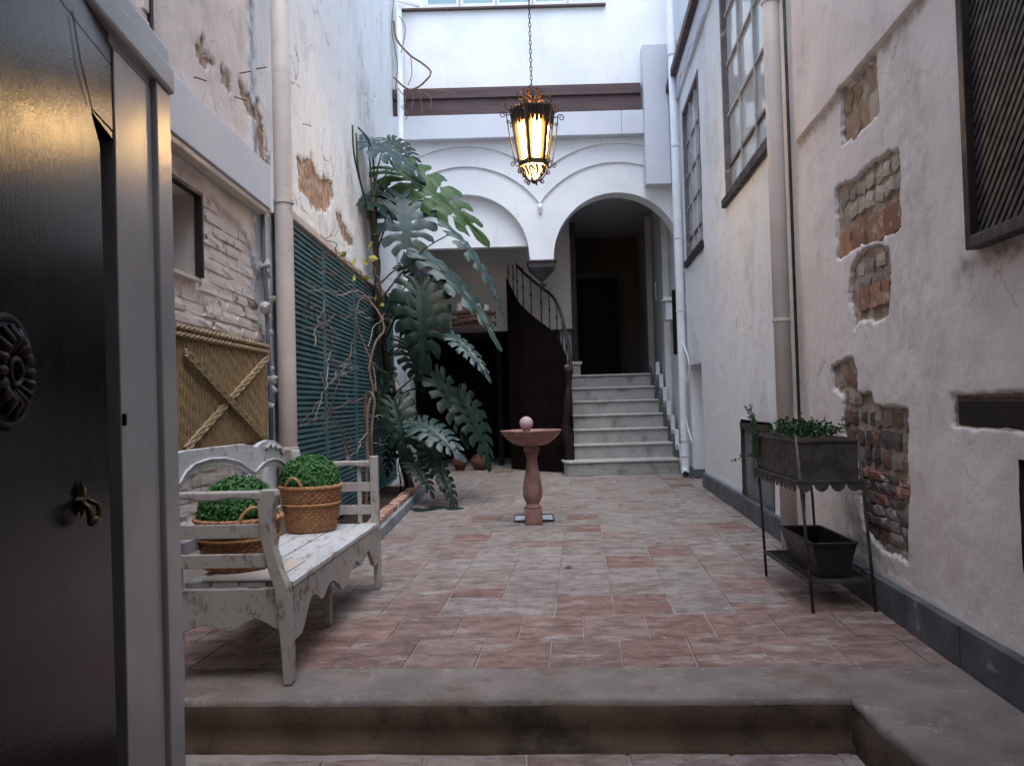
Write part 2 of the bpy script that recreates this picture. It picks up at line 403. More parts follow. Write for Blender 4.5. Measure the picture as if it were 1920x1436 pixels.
def doormat():
    t = Mt('dark_door_varnish'); v = t.scl(t.pos, (9,9,.5))
    g_ = t.noise(9, 8, .7, vec=v)
    c = t.mix(t.ramp(g_, .35, .65), (.006,.0045,.006), (.019,.013,.014))
    c = t.mix(t.ramp(t.noise(5, 9, .78, vec=t.scl(t.pos,(1,1,.4))), .60, .66, 0, .6), c, (.045,.032,.028))
    r = t.ramp(t.noise(12, 7, .7), .3, .7, .15, .22)
    return t.out(c, r, t.bump(t.noise(120, 4, .6), .36, .0011, t.bump(g_, .10, .002)), spec=.17)
mDoor = doormat()
_t = Mt('door_frame_paint'); mFrameP = _t.out(_t.mix(_t.ramp(_t.noise(5, 6, .6), .35, .65), (.56,.535,.52), (.49,.465,.455)), .24, _t.bump(_t.noise(130, 3, .6), .35, .0010), spec=.6)
def emit(name, col, st):
    t = Mt(name); t.b.inputs['Base Color'].default_value = (.8,.6,.3,1)
    c = t.mix(t.ramp(t.noise(16, 3), .35, .7), col, (1.0,.50,.13))
    t.inp(t.b.inputs['Emission Color'], c); t.b.inputs['Emission Strength'].default_value = st; return t.m
def lampmat():
    t = Mt('lit_lantern_glass'); lc_ = P(999, 250, 7.36)
    sx = t.n('ShaderNodeSeparateXYZ'); t.inp(sx.inputs[0], t.pos)
    an = t.math('ARCTAN2', t.math('SUBTRACT', sx.outputs[1], lc_.y), t.math('SUBTRACT', sx.outputs[0], lc_.x))
    co = t.math('COSINE', t.math('MULTIPLY', t.math('SUBTRACT', an, math.radians(42)), 6.0))
    mid = t.ramp(co, -.75, .55)
    dz = t.math('ABSOLUTE', t.math('SUBTRACT', sx.outputs[2], P(999, 268, 7.36).z))
    ver = t.ramp(dz, .10, .27, 1, 0)
    k = t.math('MULTIPLY', mid, ver); k = t.math('MULTIPLY', k, k)
    c = t.mix(k, (1.0,.36,.05), (1.0,.66,.28))
    t.b.inputs['Base Color'].default_value = (.8,.5,.2,1)
    t.inp(t.b.inputs['Emission Color'], c); t.inp(t.b.inputs['Emission Strength'], t.math('ADD', t.math('MULTIPLY', k, 46.0), .55)); return t.m
mLamp = lampmat()
mLampB = emit('lit_lantern_bowl', (1.0,.62,.28), 2.4)

# ================================================================== GROUND AND FLOOR
g = MB().add([(-60,-60,-.35),(60,-60,-.35),(60,60,-.35),(-60,60,-.35)], [(0,1,2,3)])
struct(part('ground', g, mSoil))
FD, SD = 3.47, 3.06            # where the tiles start / where the cement step ends
FB = 14.25
def FDl(x): return 3.506-.063*x
def SDl(x): return 3.135-.061*x
fl = MB(); fl.hexa([(LX,FDl(LX)-.02,-.2),(2.95,FDl(2.95)-.02,-.2),(2.95,18.5,-.2),(LX,18.5,-.2),(LX,FDl(LX)-.02,-.0065),(2.95,FDl(2.95)-.02,-.0065),(2.95,18.5,-.0065),(LX,18.5,-.004)]); floor = struct(part('floor', fl, mMortar))
TL = Vector((math.tan(math.radians(5.1)), 1)); TC = Vector((1, -.063))
J0 = PZ(1169, 1247)            # one long joint seen in the floor
def clip(poly, a, b, c):       # keep a*x+b*y<=c
    out = []
    for i in range(len(poly)):
        p, q = poly[i], poly[(i+1) % len(poly)]; dp = a*p[0]+b*p[1]-c; dq = a*q[0]+b*q[1]-c
        if dp <= 0: out.append(p)
        if dp*dq < 0:
            t = dp/(dp-dq); out.append((p[0]+(q[0]-p[0])*t, p[1]+(q[1]-p[1])*t))
    return out
def tile_piece(parent, poly, z, color, m, th=.03):
    n = len(poly); cx = sum(p[0] for p in poly)/n; cy = sum(p[1] for p in poly)/n
    dz = R.uniform(-.0035, .0035); tx, ty = R.uniform(-.006, .006), R.uniform(-.006, .006)
    mb = MB(); vs = []
    for k, (sc_, zz) in enumerate(((1, -th), (1, -.006), (.975, 0))):
        for (x, y) in poly:
            vs.append(((x-cx)*sc_, (y-cy)*sc_, zz + (x-cx)*tx+(y-cy)*ty))
    fs = [tuple(range(2*n, 3*n))]
    for k in range(2):
        for i in range(n):
            j = (i+1) % n; fs.append((k*n+i, k*n+j, (k+1)*n+j, (k+1)*n+i))
    mb.add(vs, fs); me = mesh_of(mb, 'tile'); me.materials.append(m)
    return piece('tile', me, parent, (cx, cy, z+dz), color=color)
def tile_color(x, y):
    r = R.random()
    if y < 4.45 or (y < 4.9 and R.random() < .5): pool = [(.33,.185,.155)]*4 + [(.37,.22,.18)]*3 + [(.29,.175,.16)]*2 + [(.36,.25,.22)]
    elif y < 5.6: pool = [(.38,.35,.345)]*6 + [(.36,.295,.27)]*3 + [(.32,.20,.16)]
    elif y < 7.2: pool = [(.36,.275,.245)]*3 + [(.40,.37,.36)]*7 + [(.28,.15,.11)]
    else: pool = [(.42,.395,.38)]*9 + [(.38,.325,.295)]*3 + [(.29,.165,.12)]
    c = R.choice(pool); k = R.uniform(.9, 1.08)*(.60 if y < 5.0 else .68); return tuple(v*k for v in c)
rows = []; y = FDl(J0.x)
while y < FB: h = R.choice([.40,.41,.42,.36,.30]) if y > 4.3 else .42; rows.append((y, min(h, FB-y))); y += h
CW = .334
for (y0, h) in rows:
    shift = 0 if R.random() < .7 else R.uniform(.08, .26)
    c = -10
    while c < 9:
        w = 1
        a0 = c*CW+shift; a1 = a0+CW*w-.005+R.uniform(-.002,.001)
        def pt(a, b):      # a across, b along
            return (J0.x+a+TL.x*(b-J0.y), b+TC.y*a)
        parts = [(y0, y0+h-.005)]
        if h > .38 and R.random() < .12: parts = [(y0, y0+h*.5-.01), (y0+h*.5, y0+h-.01)]
        for (b0, b1) in parts:
            poly = [pt(a0,b0), pt(a1,b0), pt(a1,b1), pt(a0,b1)]
            poly = clip(poly, -1, 0, 1.79); poly = clip(poly, 0, 1, FB)
            poly = clip(poly, 1, -.0876, 1.645)
            if len(poly) < 3: continue
            mx = sum(p[0] for p in poly)/len(poly); my = sum(p[1] for p in poly)/len(poly)
            ar = abs(sum(poly[i][0]*poly[(i+1)%len(poly)][1]-poly[(i+1)%len(poly)][0]*poly[i][1] for i in range(len(poly))))/2
            if ar < .008 or (my > 12.2 and mx > .95) or (mx < -1.5 and 5.6 < my < 10.6): continue
            tile_piece(floor, poly, 0.0, tile_color(mx, my), mTile)
        c += w
# cement step edge with its return along the right wall (worn nosing)
def worn_slab():
    us = axis([(LX, 1.32, .03)]); ws = np.array([0,.012,.03,.06,.1,.16,.22,.3,.37,.41])
    return us, ws
RISE = .198
st = MB(); 
us = axis([(-1.8, 1.31, .035)]); wf = [0, .012, .035, .09, .2, .4, .65, .85, 1.0]
vs = []; fs = []
for i, u in enumerate(us):
    e = (float(fbm(np.array([u*6.]), np.array([3.3]), 5)[0])-.5)*.03 - (0.02 if abs(u+.02) < .05 else 0)*R.random()
    sd_ = SDl(u); ws = [sd_+(FDl(u)-.006-sd_)*f_ for f_ in wf]
    vs.append((u, sd_-e, -RISE-.06))
    vs.append((u, sd_-e-.004, -.035))
    for k, w in enumerate(ws):
        z = [-.022,-.010,-.004,-.001,0,0,0,0,0][k] + (float(fbm(np.array([u*3.]), np.array([w*3.]), 9)[0])-.5)*.012
        vs.append((u, w-e*(1-k/8), z))
m_ = len(ws)+2
for i in range(len(us)-1):
    for k in range(m_-1): fs.append((i*m_+k, (i+1)*m_+k, (i+1)*m_+k+1, i*m_+k+1))
st.add(vs, fs)
stp = struct(part('step', st, mCement, smooth=True))
# darker riser render on the step face, and at its foot
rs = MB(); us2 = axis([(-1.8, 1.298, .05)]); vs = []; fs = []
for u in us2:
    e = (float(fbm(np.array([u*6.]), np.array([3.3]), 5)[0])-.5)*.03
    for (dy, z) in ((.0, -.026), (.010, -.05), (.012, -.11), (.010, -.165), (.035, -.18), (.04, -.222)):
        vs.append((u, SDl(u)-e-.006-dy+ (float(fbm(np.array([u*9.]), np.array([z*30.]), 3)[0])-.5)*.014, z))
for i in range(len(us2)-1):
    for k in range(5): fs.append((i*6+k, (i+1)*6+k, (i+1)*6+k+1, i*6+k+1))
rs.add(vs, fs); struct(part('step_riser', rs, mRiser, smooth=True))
# side landing on the right of the sunken portal floor
sl = MB()
vs = []; fs = []
ys = axis([(.2, FD-.006, .05)]); xs = [1.30,1.305,1.316,1.34,1.42,1.55,1.7,2.02]
for yv in ys:
    e = (float(fbm(np.array([yv*6.]), np.array([8.3]), 6)[0])-.5)*.04
    vs.append((1.31-e, yv, -.25)); vs.append((1.30-e, yv, -.04))
    for k, x in enumerate(xs):
        z = [-.026,-.012,-.004,-.001,0,0,0,0][k] + (float(fbm(np.array([x*3.]), np.array([yv*3.]), 9)[0])-.5)*.012
        vs.append((x-e*(1-k/7) if yv < SD-.05 else x, min(yv, FDl(x)-.006), z+.001))
m_ = len(xs)+2
for i in range(len(ys)-1):
    for k in range(m_-1): fs.append((i*m_+k, (i+1)*m_+k, (i+1)*m_+k+1, i*m_+k+1))
sl.add(vs, fs); struct(part('landing', sl, mCement, smooth=True))
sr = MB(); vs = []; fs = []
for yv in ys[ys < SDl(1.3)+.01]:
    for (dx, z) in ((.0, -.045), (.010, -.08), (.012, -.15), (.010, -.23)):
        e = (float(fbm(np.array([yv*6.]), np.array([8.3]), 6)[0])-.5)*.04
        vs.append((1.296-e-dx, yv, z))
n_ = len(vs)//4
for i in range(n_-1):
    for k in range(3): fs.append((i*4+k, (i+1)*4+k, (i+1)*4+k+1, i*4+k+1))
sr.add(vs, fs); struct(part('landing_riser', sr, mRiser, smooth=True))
lf = MB(); lf.box(-1.8, 1.30, -3, SD+.20, -.33, -RISE-.0065); lowf = struct(part('portal_floor', lf, mMortar))
for i in range(-6, 5):
    for j in range(7):
        x0 = i*.40+.02; y1 = SD+.02-j*.44
        poly = clip(clip([(x0,y1-.43),(x0+.39,y1-.43),(x0+.39,y1),(x0,y1)], 1, 0, 1.27), -1, 0, 1.79)
        if len(poly) >= 3: tile_piece(lowf, poly, -RISE, tuple(v*R.uniform(.9,1.1) for v in (.25,.20,.185)), mTile)

# ================================================================== LEFT WALL
win_d0, win_d1 = 3.55, LW(371, 450)[0]; win_z0, win_z1 = LW(372, 522)[1], LW(371, 365)[1]
lholes = [(win_d0, win_d1, win_z0, win_z1)]
duct_z0, duct_z1 = 2.63, 2.94
brick_poly = [(3.5,.55),(5.62,.55),(5.66,1.9),(5.50,2.2),(5.30,2.42),(4.9,2.46),(4.4,2.56),(3.5,2.58)]
def Lp(pts): return [LW(*p) for p in pts]
peels = [Lp([(560,300),(585,298),(600,330),(622,345),(625,372),(612,395),(585,388),(562,352)]),
         Lp([(362,78),(378,80),(384,108),(398,112),(402,122),(380,124),(366,100)]),
         Lp([(415,128),(428,135),(438,155),(430,168),(420,158)]),
         Lp([(452,165),(466,172),(480,205),(486,228),(476,236),(462,205)]),
         Lp([(628,395),(640,398),(648,430),(662,455),(655,462),(640,440)]),
         Lp([(484,190),(498,240),(502,330),(492,330),(482,250)])]
hole_c = LW(612, 352)
def l_sdf(U, V):
    d = np.full(U.shape, 1e9)
    for p in peels: d = np.minimum(d, sdf(U, V, p))
    return d + (fbm(U*14, V*14, 3)-.5)*.16 + (fbm(U*50, V*50, 7)-.5)*.05
def l_brick(U, V): return sdf(U, V, brick_poly) + (fbm(U*5, V*5, 4)-.5)*.25
def sm(x, a, b):
    t = np.clip((x-a)/(b-a), 0, 1); return t*t*(3-2*t)
def l_off(U, V):
    o = (fbm(U*1.1, V*1.1, 1)-.5)*.045 + (fbm(U*6, V*6, 2)-.5)*.010
    o -= .018*(1-sm(l_sdf(U, V), -.012, .012))
    o -= .030*(1-sm(l_brick(U, V), -.02, .02))
    o -= .06*(1-sm(np.hypot(U-hole_c[0], (V-hole_c[1])*.7), .03, .07))
    o += .003*sm(V, 2.93, 2.96)*(1-sm(V, 3.28, 3.32))*sm(U, 5.6, 5.7)
    return o
def l_mask(U, V):
    ex = np.maximum(1-sm(l_sdf(U, V), -.02, .02), .42*(1-sm(l_brick(U, V), -.03, .02)))
    hol = 1-sm(np.hypot(U-hole_c[0], (V-hole_c[1])*.7), .05, .09)
    tint = sm(U, 5.25, 5.45)
    wear_dark = np.maximum(hol, .4*(1-sm(np.abs(l_sdf(U, V)-.01), .0, .04)))
    wear_dark = np.maximum(wear_dark, .85*sm(1-np.abs(U-10.4-(fbm(V*2, U*0, 6)-.5)*.6)/.55, 0, 1)*sm(5.4-V, 0, 1.2))  # broad darker upright streak behind the monstera
    wear_dark = np.maximum(wear_dark, .9*np.clip(1-np.abs(U-5.45-(fbm(V*3, U*0, 8)-.5)*.12)/.14, 0, 1))
    wear_dark = np.maximum(wear_dark, .35*sm(fbm(U*1.6, V*.8, 21), .58, .72))
    return ex, tint, wear_dark
lw = grid_wall('left_wall', axis([(1.2,3.4,.2),(3.4,8.4,.018),(8.4,12.4,.06),(12.4,14.6,.3)], (win_d0, win_d1)),
               axis([(-.3,.4,.2),(.4,4.2,.018),(4.2,6,.05),(6,7.8,.2)], (win_z0, win_z1)), lholes,
               lambda U,V,O: (LX+O, U, V), l_off, l_mask, mPlL)
tag(lw, 'tall peeling plaster wall with bare whitewashed brick on the bench side', 'wall')
bk = MB(); bk.box(-2.6, -2.3, 1.2, 14.9, -.29, 7.8); bk.box(-2.3, -1.84, 1.2, 14.9, 7.6, 7.8)
part('masonry', bk, mInW, lw)
# bricks showing through the whitewash
def lump(n=1, seed=0, flat=1.0):
    bm = bmesh.new(); bmesh.ops.create_cube(bm, size=1.0)
    bmesh.ops.subdivide_edges(bm, edges=bm.edges[:], cuts=1, use_grid_fill=True)
    rr = random.Random(seed)
    for v in bm.verts:
        r = v.co.copy(); l = max(abs(r.x),abs(r.y),abs(r.z)); s_ = r.normalized()*.62
        v.co = r.lerp(s_, .10 if flat > .9 else .36) + Vector((rr.uniform(-1,1)*.6,rr.uniform(-1,1),rr.uniform(-1,1)))*.075
    me = bpy.data.meshes.new('stone'); bm.to_mesh(me); bm.free(); return me
brick_me = [lump(seed=i) for i in range(6)]
for m_ in brick_me: m_.name = 'brick'; m_.materials.append(mWashB)
brick_red = [lump(seed=30+i) for i in range(6)]
for m_ in brick_red: m_.name = 'brick'; m_.materials.append(mBrickO)
stone_me = [lump(seed=60+i, flat=.5) for i in range(8)]
for m_ in stone_me: m_.name = 'stone'; m_.materials.append(mStoneO)
z = .62; r_ = 0
while z < 2.56:
    d = 3.5 + (.13 if r_ % 2 else 0); h = .062+R.uniform(-.006,.006)
    while d < 5.7:
        L = .27+R.uniform(-.03,.03)
        cd = d+L/2; cz = z+h/2
        if inside(cd, cz, brick_poly) < -.03 and not (win_d0-.05-L/2 < cd < win_d1+.03+L/2 and win_z0-.04 < cz < win_z1+.05) and not (1.72 > cz > .95 and cd < 5.5 and False):
            red = (cd > 5.40 and cz > 1.75 and R.random() < .6) or R.random() < .012
            col = R.choice([(.26,.12,.08),(.30,.15,.10)]) if red else R.choice([(.42,.30,.24),(.50,.40,.34),(.36,.24,.18)])
            piece('brick', R.choice(brick_red if red else brick_me), lw, (LX-.061+R.uniform(-.010,.008), cd, cz), rot=(R.uniform(-.02,.02),0,R.uniform(-.03,.03)),
                  scale=(.085, L*.97, h*.92), color=col)
        d += L
    z += h+.009; r_ += 1
# duct on the left wall
nw = root('wall_duct', (LX, 4, duct_z0), 'pale boxed duct running along the left wall above the bricked window', 'duct')
b = MB(); b.box(LX+.0, -1.70, 2.4, 5.50, duct_z0, duct_z1); part('duct_box', b, mBand, nw, bevel=.006)
b = MB(); b.box(LX+.01, -1.715, 2.4, 5.48, duct_z0-.04, duct_z0-.003); part('ledge', b, mPipe, nw, bevel=.006)
b = MB(); b.box(LX+.02, -1.69, 5.503, 5.54, duct_z0-.02, duct_z1-.02); part('end_cap', b, mPipeW, nw, bevel=.004)
# small niche window
nw = root('niche_window', (LX, (win_d0+win_d1)/2, win_z0), 'small blind window with a thin dark frame in the whitewashed bricks', 'window')
b = MB(); x0 = LX-.16
b.box(x0-.02, x0, win_d0-.02, win_d1+.02, win_z0-.02, win_z1+.02); part('back_panel', b, mMat if False else mInB, nw)
b = MB()
b.box(x0, LX+.01, win_d1, win_d1+.02, win_z0-.02, win_z1+.02); b.box(x0, LX+.01, win_d0-.02, win_d0, win_z0-.02, win_z1+.02)
b.box(x0, LX+.01, win_d0, win_d1, win_z0-.02, win_z0); b.box(x0, LX+.01, win_d0, win_d1, win_z1, win_z1+.02); part('reveal', b, mPipe, nw)
b = MB(); b.box(LX-.01, LX+.035, win_d1-.022, win_d1-.001, win_z0, win_z1); b.box(LX-.01, LX+.035, win_d0, win_d1-.023, win_z1-.022, win_z1-.001); part('frame', b, mDarkW, nw)
# esparto mat on the wall
m0, m1, mz0, mz1 = 3.72, 5.56, .97, 1.655
em = root('esparto_mat', (LX, (m0+m1)/2, mz0), 'woven esparto screen with crossed straps hanging behind the bench', 'mat')
b = MB(); b.box(LX+.005, LX+.025, m0, m1, mz0, mz1); part('backing', b, mMat, em)
k = 0; d = m0+.012
strip_me = None
b = MB()
for i in range(9):
    zz = mz0 + (mz1-mz0-.03)*i/8
n = int((m1-m0)/.040)
for i in range(n):
    dd = m0+.02+i*.040
    pts = [(LX+.026+.002*math.sin(zz*70+i*1.7), dd+.003*math.sin(zz*31+i), zz) for zz in np.linspace(mz0-.01, mz1-.04, 22)]
    mb = MB().tube(pts, [.017+.002*math.sin(q*2.1+i) for q in range(22)], 6); part('braid', mb, mMat, em, smooth=True)
b = MB()
for q in range(2):
    for kk in range(3):
        pts = [(LX+.045+.008*math.cos(t*34+kk*2.1), m0+t, mz1-.012-q*.036+.008*math.sin(t*34+kk*2.1)+ (1-q)*.004) for t in np.linspace(0, m1-m0, 150)]
        b.tube(pts, .009, 5)
part('top_plait', b, mMatL, em, smooth=True)
def strap(p, q, lift):
    b = MB(); p = Vector(p); q = Vector(q)
    for kk in (-1, 0, 1):
        nrm = (q-p).cross(Vector((1,0,0))).normalized()
        pts = [p.lerp(q, t)+nrm*kk*.017+Vector((lift+.004*math.sin(t*90+kk*2), 0, 0)) for t in np.linspace(0, 1, 60)]
        b.tube(pts, .0105, 5)
    part('strap', b, mMatL, em, smooth=True)
A1 = PX(327, 662, LX); A2 = PX(485, 828, LX); B1 = PX(492, 668, LX); B2 = PX(330, 845, LX)
strap(A1, A2, .062); strap(B1, B2, .047)
# conduit with crumbling plaster
cd = root('conduit', PX(503, 700, LX), 'grey conduit with crumbling plaster lumps between the screen and the cream pipe', 'conduit')
b = MB(); b.tube([PX(492,395,LX+.03), PX(494,480,LX+.03), PX(500,560,LX+.035), PX(503,640,LX+.03), PX(507,720,LX+.03), PX(509,850,LX+.03)], .017, 8)
part('tube', b, mGreyT, cd, smooth=True)
for (px, py, s_) in [(497,495,.05),(502,515,.035),(497,578,.05),(503,592,.035),(505,625,.04),(508,690,.035),(509,710,.05),(510,730,.045),(508,760,.03),(512,560,.03)]:
    me = R.choice(stone_me); c = PX(px, py, LX+.035)
    o = piece('plaster_lump', me, cd, c, rot=(R.random()*3,R.random()*3,R.random()*3), scale=(s_, s_*1.2, s_*1.5), color=(.62,.60,.58))
# cream downpipe at left
def pipe_thing(name, pts, r, m, label, collars=(), group=None, col_m=None):
    p0 = Vector(pts[-1]); t = root(name, p0, label, 'pipe', group)
    part('pipe', MB().tube(pts, r, 20), m, t, smooth=True)
    for c in collars:
        c = Vector(c); part('bracket', MB().tube([c-Vector((0,0,.012)), c+Vector((0,0,.012))], r*1.13, 20), col_m or m, t, smooth=False, bevel=.002)
    return t
dpx = PZ(520, 1010)  # approximate foot
px0 = P(523, 0, 5.62); pm = P(532, 430, 5.62); pb = P(526, 850, 5.62)
lp = [(-1.655, 5.66, 6.5), (-1.655, 5.66, 3.0), (-1.655, 5.66, 1.6), (-1.66, 5.66, .02)]
pipe_thing('downpipe', lp, .066, mPipe, 'thick cream downpipe rising behind the white bench', [(-1.655,5.66,2.72), (-1.66,5.66,.9)], 'downpipes')
# timber over the trellis
tb = MB(); tb.box(LX+.0, LX+.10, 5.75, 11.6, 2.70, 2.765); tbo = part('trellis_beam', tb, mPipe, bevel=.006)
tag(tbo, 'long narrow timber ledge above the teal trellis', 'beam')
# trellis panels
tz0, tz1 = .12, 2.68
for i, (d0, d1) in enumerate(((5.80,7.12),(7.15,8.50),(8.53,9.9),(9.93,11.3))):
    t = root('trellis_panel', (LX+.05, (d0+d1)/2, tz0), ['teal lattice panel nearest the cream downpipe behind the bench','teal lattice panel behind the bare twigs','teal lattice panel behind the reddish vine stems','teal lattice panel at the back behind the monstera'][i], 'trellis', 'teal trellis panels')
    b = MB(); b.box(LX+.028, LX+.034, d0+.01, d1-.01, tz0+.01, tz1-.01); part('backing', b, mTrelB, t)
    b = MB(); fr = .03
    b.box(LX+.03, LX+.075, d0, d0+fr, tz0, tz1); b.box(LX+.03, LX+.075, d1-fr, d1, tz0, tz1)
    b.box(LX+.03, LX+.073, d0+fr, d1-fr, tz0, tz0+fr); b.box(LX+.03, LX+.073, d0+fr, d1-fr, tz1-fr, tz1); part('frame', b, mTrel, t)
    me = None; zz = tz0+.06
    sb = MB(); sb.box(-.006, .006, -(d1-d0)/2+fr, (d1-d0)/2-fr, -.0125, .0125); me = mesh_of(sb, 'slat'); me.materials.append(mTrel)
    while zz < tz1-.04:
        piece('slat', me, t, (LX+.062+R.uniform(-.002,.002), (d0+d1)/2, zz), rot=(R.uniform(-.003,.003), 0, 0)); zz += .046
    b = MB(); dd = d0+.06
    while dd < d1-.04:
        b.box(LX+.046, LX+.055, dd-.008, dd+.008, tz0+.03, tz1-.03); dd += .055
    stuff(part('lattice', b, mTrel, t))
# old window moulding high on the left wall
mw = root('wall_moulding', PX(262, 40, LX), 'timber moulding with a dark edge high above the entrance door frame', 'moulding')
a = LW(232, 0)[0]; b_ = LW(268, 60)[0]; zt = 3.6; zb = LW(262, 62)[1]
b = MB(); b.box(LX, LX+.05, 2.4, b_-.03, zb, zb+.05); b.box(LX, LX+.04, 2.4, b_-.03, zb+.053, zb+.09); b.box(LX, LX+.05, b_-.09, b_-.03, zb+.093, zt+.2); part('casing', b, mPipe, mw, bevel=.008)
b = MB(); b.box(LX, LX+.055, b_-.027, b_+.0, zb-.02, zt+.2); part('edge_strip', b, mDarkW, mw)
# planting bed
kb = root('planting_bed', (-1.5, 7.9, 0), 'long planting bed at the foot of the teal trellis', 'bed')
part('soil', MB().box(LX+.02, -1.30, 5.75, 10.6, .0, .085), mSoil, kb)
kl = .62; dd = 5.72
while dd < 10.5:
    part('kerb_slab', MB().box(-1.245, -1.20, dd, dd+kl-.006, .0, .10+R.uniform(0,.006)), mKerb, kb, bevel=.004); dd += kl
part('kerb_slab', MB().box(-1.78, -1.21, 5.675, 5.717, .0, .10), mKerb, kb, bevel=.004)
dd = 5.75
while dd < 10.4:
    L = .22+R.uniform(-.02,.02); c = Vector((-1.31+R.uniform(-.008,.008), dd+L/2, .10))
    piece('brick', R.choice(brick_red), kb, c, rot=(0,0,R.uniform(-.06,.06)), scale=(.11, L*.95, .085), color=R.choice([(.42,.24,.18),(.36,.20,.15),(.45,.30,.24)])); dd += L+.012

# ================================================================== RIGHT WALL
def Wh(x0, x1, py0, py1): pass
sA = WR(1388,787); sB = WR(1450,800)
bigw = (6.25, 8.28, 3.32, 6.4); smw = (9.85, 11.36, 3.19, 5.42); alc = (10.36, 11.42, 0.0, 1.66); hat = (6.62, WR(1389,800)[0], .06, .955)
gq = WR(1812, 470, .05); gr = (1.6, gq[0]-.02, gq[1]+.03, 3.6); dk = (1.9, 2.92, -.1, .93)
rholes = [bigw, smw, alc, hat, gr, dk]
polyP1 = [WR(*p) for p in [(1579,172),(1643,108),(1646,212),(1622,240),(1602,262),(1578,274)]]
polyP2 = [WR(*p) for p in [(1565,352),(1600,335),(1640,300),(1682,277),(1684,430),(1650,450),(1612,458),(1570,488)]]
polyP3 = [WR(*p) for p in [(1594,500),(1605,478),(1630,462),(1662,462),(1668,530),(1665,592),(1635,604),(1606,602),(1600,625),(1590,560)]]
polyP4 = [WR(*p) for p in [(1558,684),(1600,672),(1606,700),(1607,734),(1632,738),(1640,762),(1702,768),(1706,900),(1702,1052),(1650,1030),(1618,985),(1608,905),(1600,850),(1582,830),(1580,740),(1560,726)]]
rpolys = [polyP1, polyP2, polyP3, polyP4]
beamP = [WR(*p) for p in [(1788,744),(1990,735),(1990,812),(1788,797)]]
ledge_z = 3.02
def r_sdf(U, V):
    d = np.full(U.shape, 1e9)
    for p in rpolys: d = np.minimum(d, sdf(U, V, p))
    return d + (fbm(U*10, V*10, 13)-.5)*.05 + (fbm(U*40, V*40, 14)-.5)*.03
def r_off(U, V):
    o = (fbm(U*.9, V*.9, 31)-.5)*.03 + (fbm(U*5, V*5, 32)-.5)*.012 + (fbm(U*16, V*16, 33)-.5)*.004
    o -= .026*(1-sm(r_sdf(U, V), -.006, .006))
    o += .028*sm(V, ledge_z-.006, ledge_z+.006)*(1-sm(U, 5.55, 5.62))
    o -= .03*(1-sm(sdf(U, V, beamP)+(fbm(U*12,V*12,5)-.5)*.03, -.01, .01))
    o += .003*(1-sm(V + (fbm(U*7,V*7,8)-.5)*.12, .215, .235))*(1-sm(U, 9.6, 10.0))
    return o*(1-0*U)
def r_mask(U, V):
    ex = 1-sm(r_sdf(U, V), -.02, .012)
    ex = np.maximum(ex, .8*(1-sm(sdf(U, V, beamP), -.01, .03)))
    # cooler tone beyond the cream pipe: bluer far light put into the colour
    tint = sm(U, 5.75, 6.05)*.95 
    lz = ledge_z + (fbm(U*8, U*0, 12)-.5)*.02
    wear_dark = .6*sm(V, lz-.07, lz-.03)*(1-sm(V, lz-.005, lz+.004))*(1-sm(U, 5.55, 5.62))  # brown shadow below the ledge painted into the wall colour
    wear_dark = np.maximum(wear_dark, .35*(1-sm(np.abs(r_sdf(U, V)), .0, .02)))
    wear_dark = np.maximum(wear_dark, .9*sm(fbm(U*9, V*5, 44), .45, .6)*(1-sm(np.abs(U-6.35)+.0*V, .0, .22))*sm(V, .3, .8)*(1-sm(V, 2.0, 2.6)))
    wear_dark = np.maximum(wear_dark, .9*(1-sm(V, 1.55, 1.78))*sm(V, 1.50, 1.7)*0 + .8*(1-sm(np.abs(V-1.72)+ (fbm(U*14,V*9,4)-.5)*.12, .0, .07))*(1-sm(U, 3.25, 3.4)))  # darker band just below the grille
    wear_dark = np.maximum(wear_dark, .25*sm(fbm(U*1.5, V*1.1, 51), .60, .74))
    return ex, tint, wear_dark
def rmap(U, V, O): return (W0.x+WD.x*U+WN.x*O, WD.y*U+WN.y*O, V)
rw = grid_wall('right_wall', axis([(.2,2.6,.2),(2.6,3.7,.022),(3.7,5.4,.012),(5.4,7.2,.022),(7.2,12.6,.06)], (bigw[0],bigw[1],smw[0],smw[1],alc[0],alc[1],hat[0],hat[1],gr[1],dk[1])),
               axis([(-.3,0,.15),(0,3.1,.012),(3.1,3.3,.03),(3.3,6.7,.08)], (bigw[2],smw[2],smw[3],alc[3],hat[2],hat[3],gr[2],dk[3])), rholes, rmap, r_off, r_mask, mPlR)
tag(rw, 'cream plaster wall with patches of bare stone and brick along the right side', 'wall')
b = MB(); fw = lambda s_, o, z: W(s_, z, o)
b.box(.2, 19, -.95, -.75, -.29, 6.7, fn=fw); b.box(.2, 12.6, -.75, -.02, 6.5, 6.7, fn=fw); part('masonry', b, mInW, rw); part('upper_wall', MB().box(8.6, 12.6, -.4, -.02, 6.70, 8.4, fn=fw), mFac, rw)
def reveal(h, depth, m, name='reveal', parent=None, back=None, th=.03, bottom=True):
    s0, s1, z0, z1 = h; b = MB()
    b.box(s0-th, s0, -depth, -.004, z0-(th if bottom else 0), z1+th, fn=fw); b.box(s1, s1+th, -depth, -.004, z0-(th if bottom else 0), z1+th, fn=fw)
    b.box(s0, s1, -depth, -.004, z1, z1+th, fn=fw)
    if bottom: b.box(s0, s1, -depth, -.004, z0-th, z0, fn=fw)
    o = part(name, b, m, parent)
    if back: part('back_panel', MB().box(s0-th, s1+th, -depth-.02, -depth, z0-th, z1+th, fn=fw), back, parent)
    return o
Rr = root('door_recess', W(10.9, 0, -.3), 'deep white doorway recess in the right wall beside the stairs', 'doorway')
reveal((alc[0],alc[1],.005,alc[3]), .62, mFac, parent=Rr, back=mInW, bottom=False)
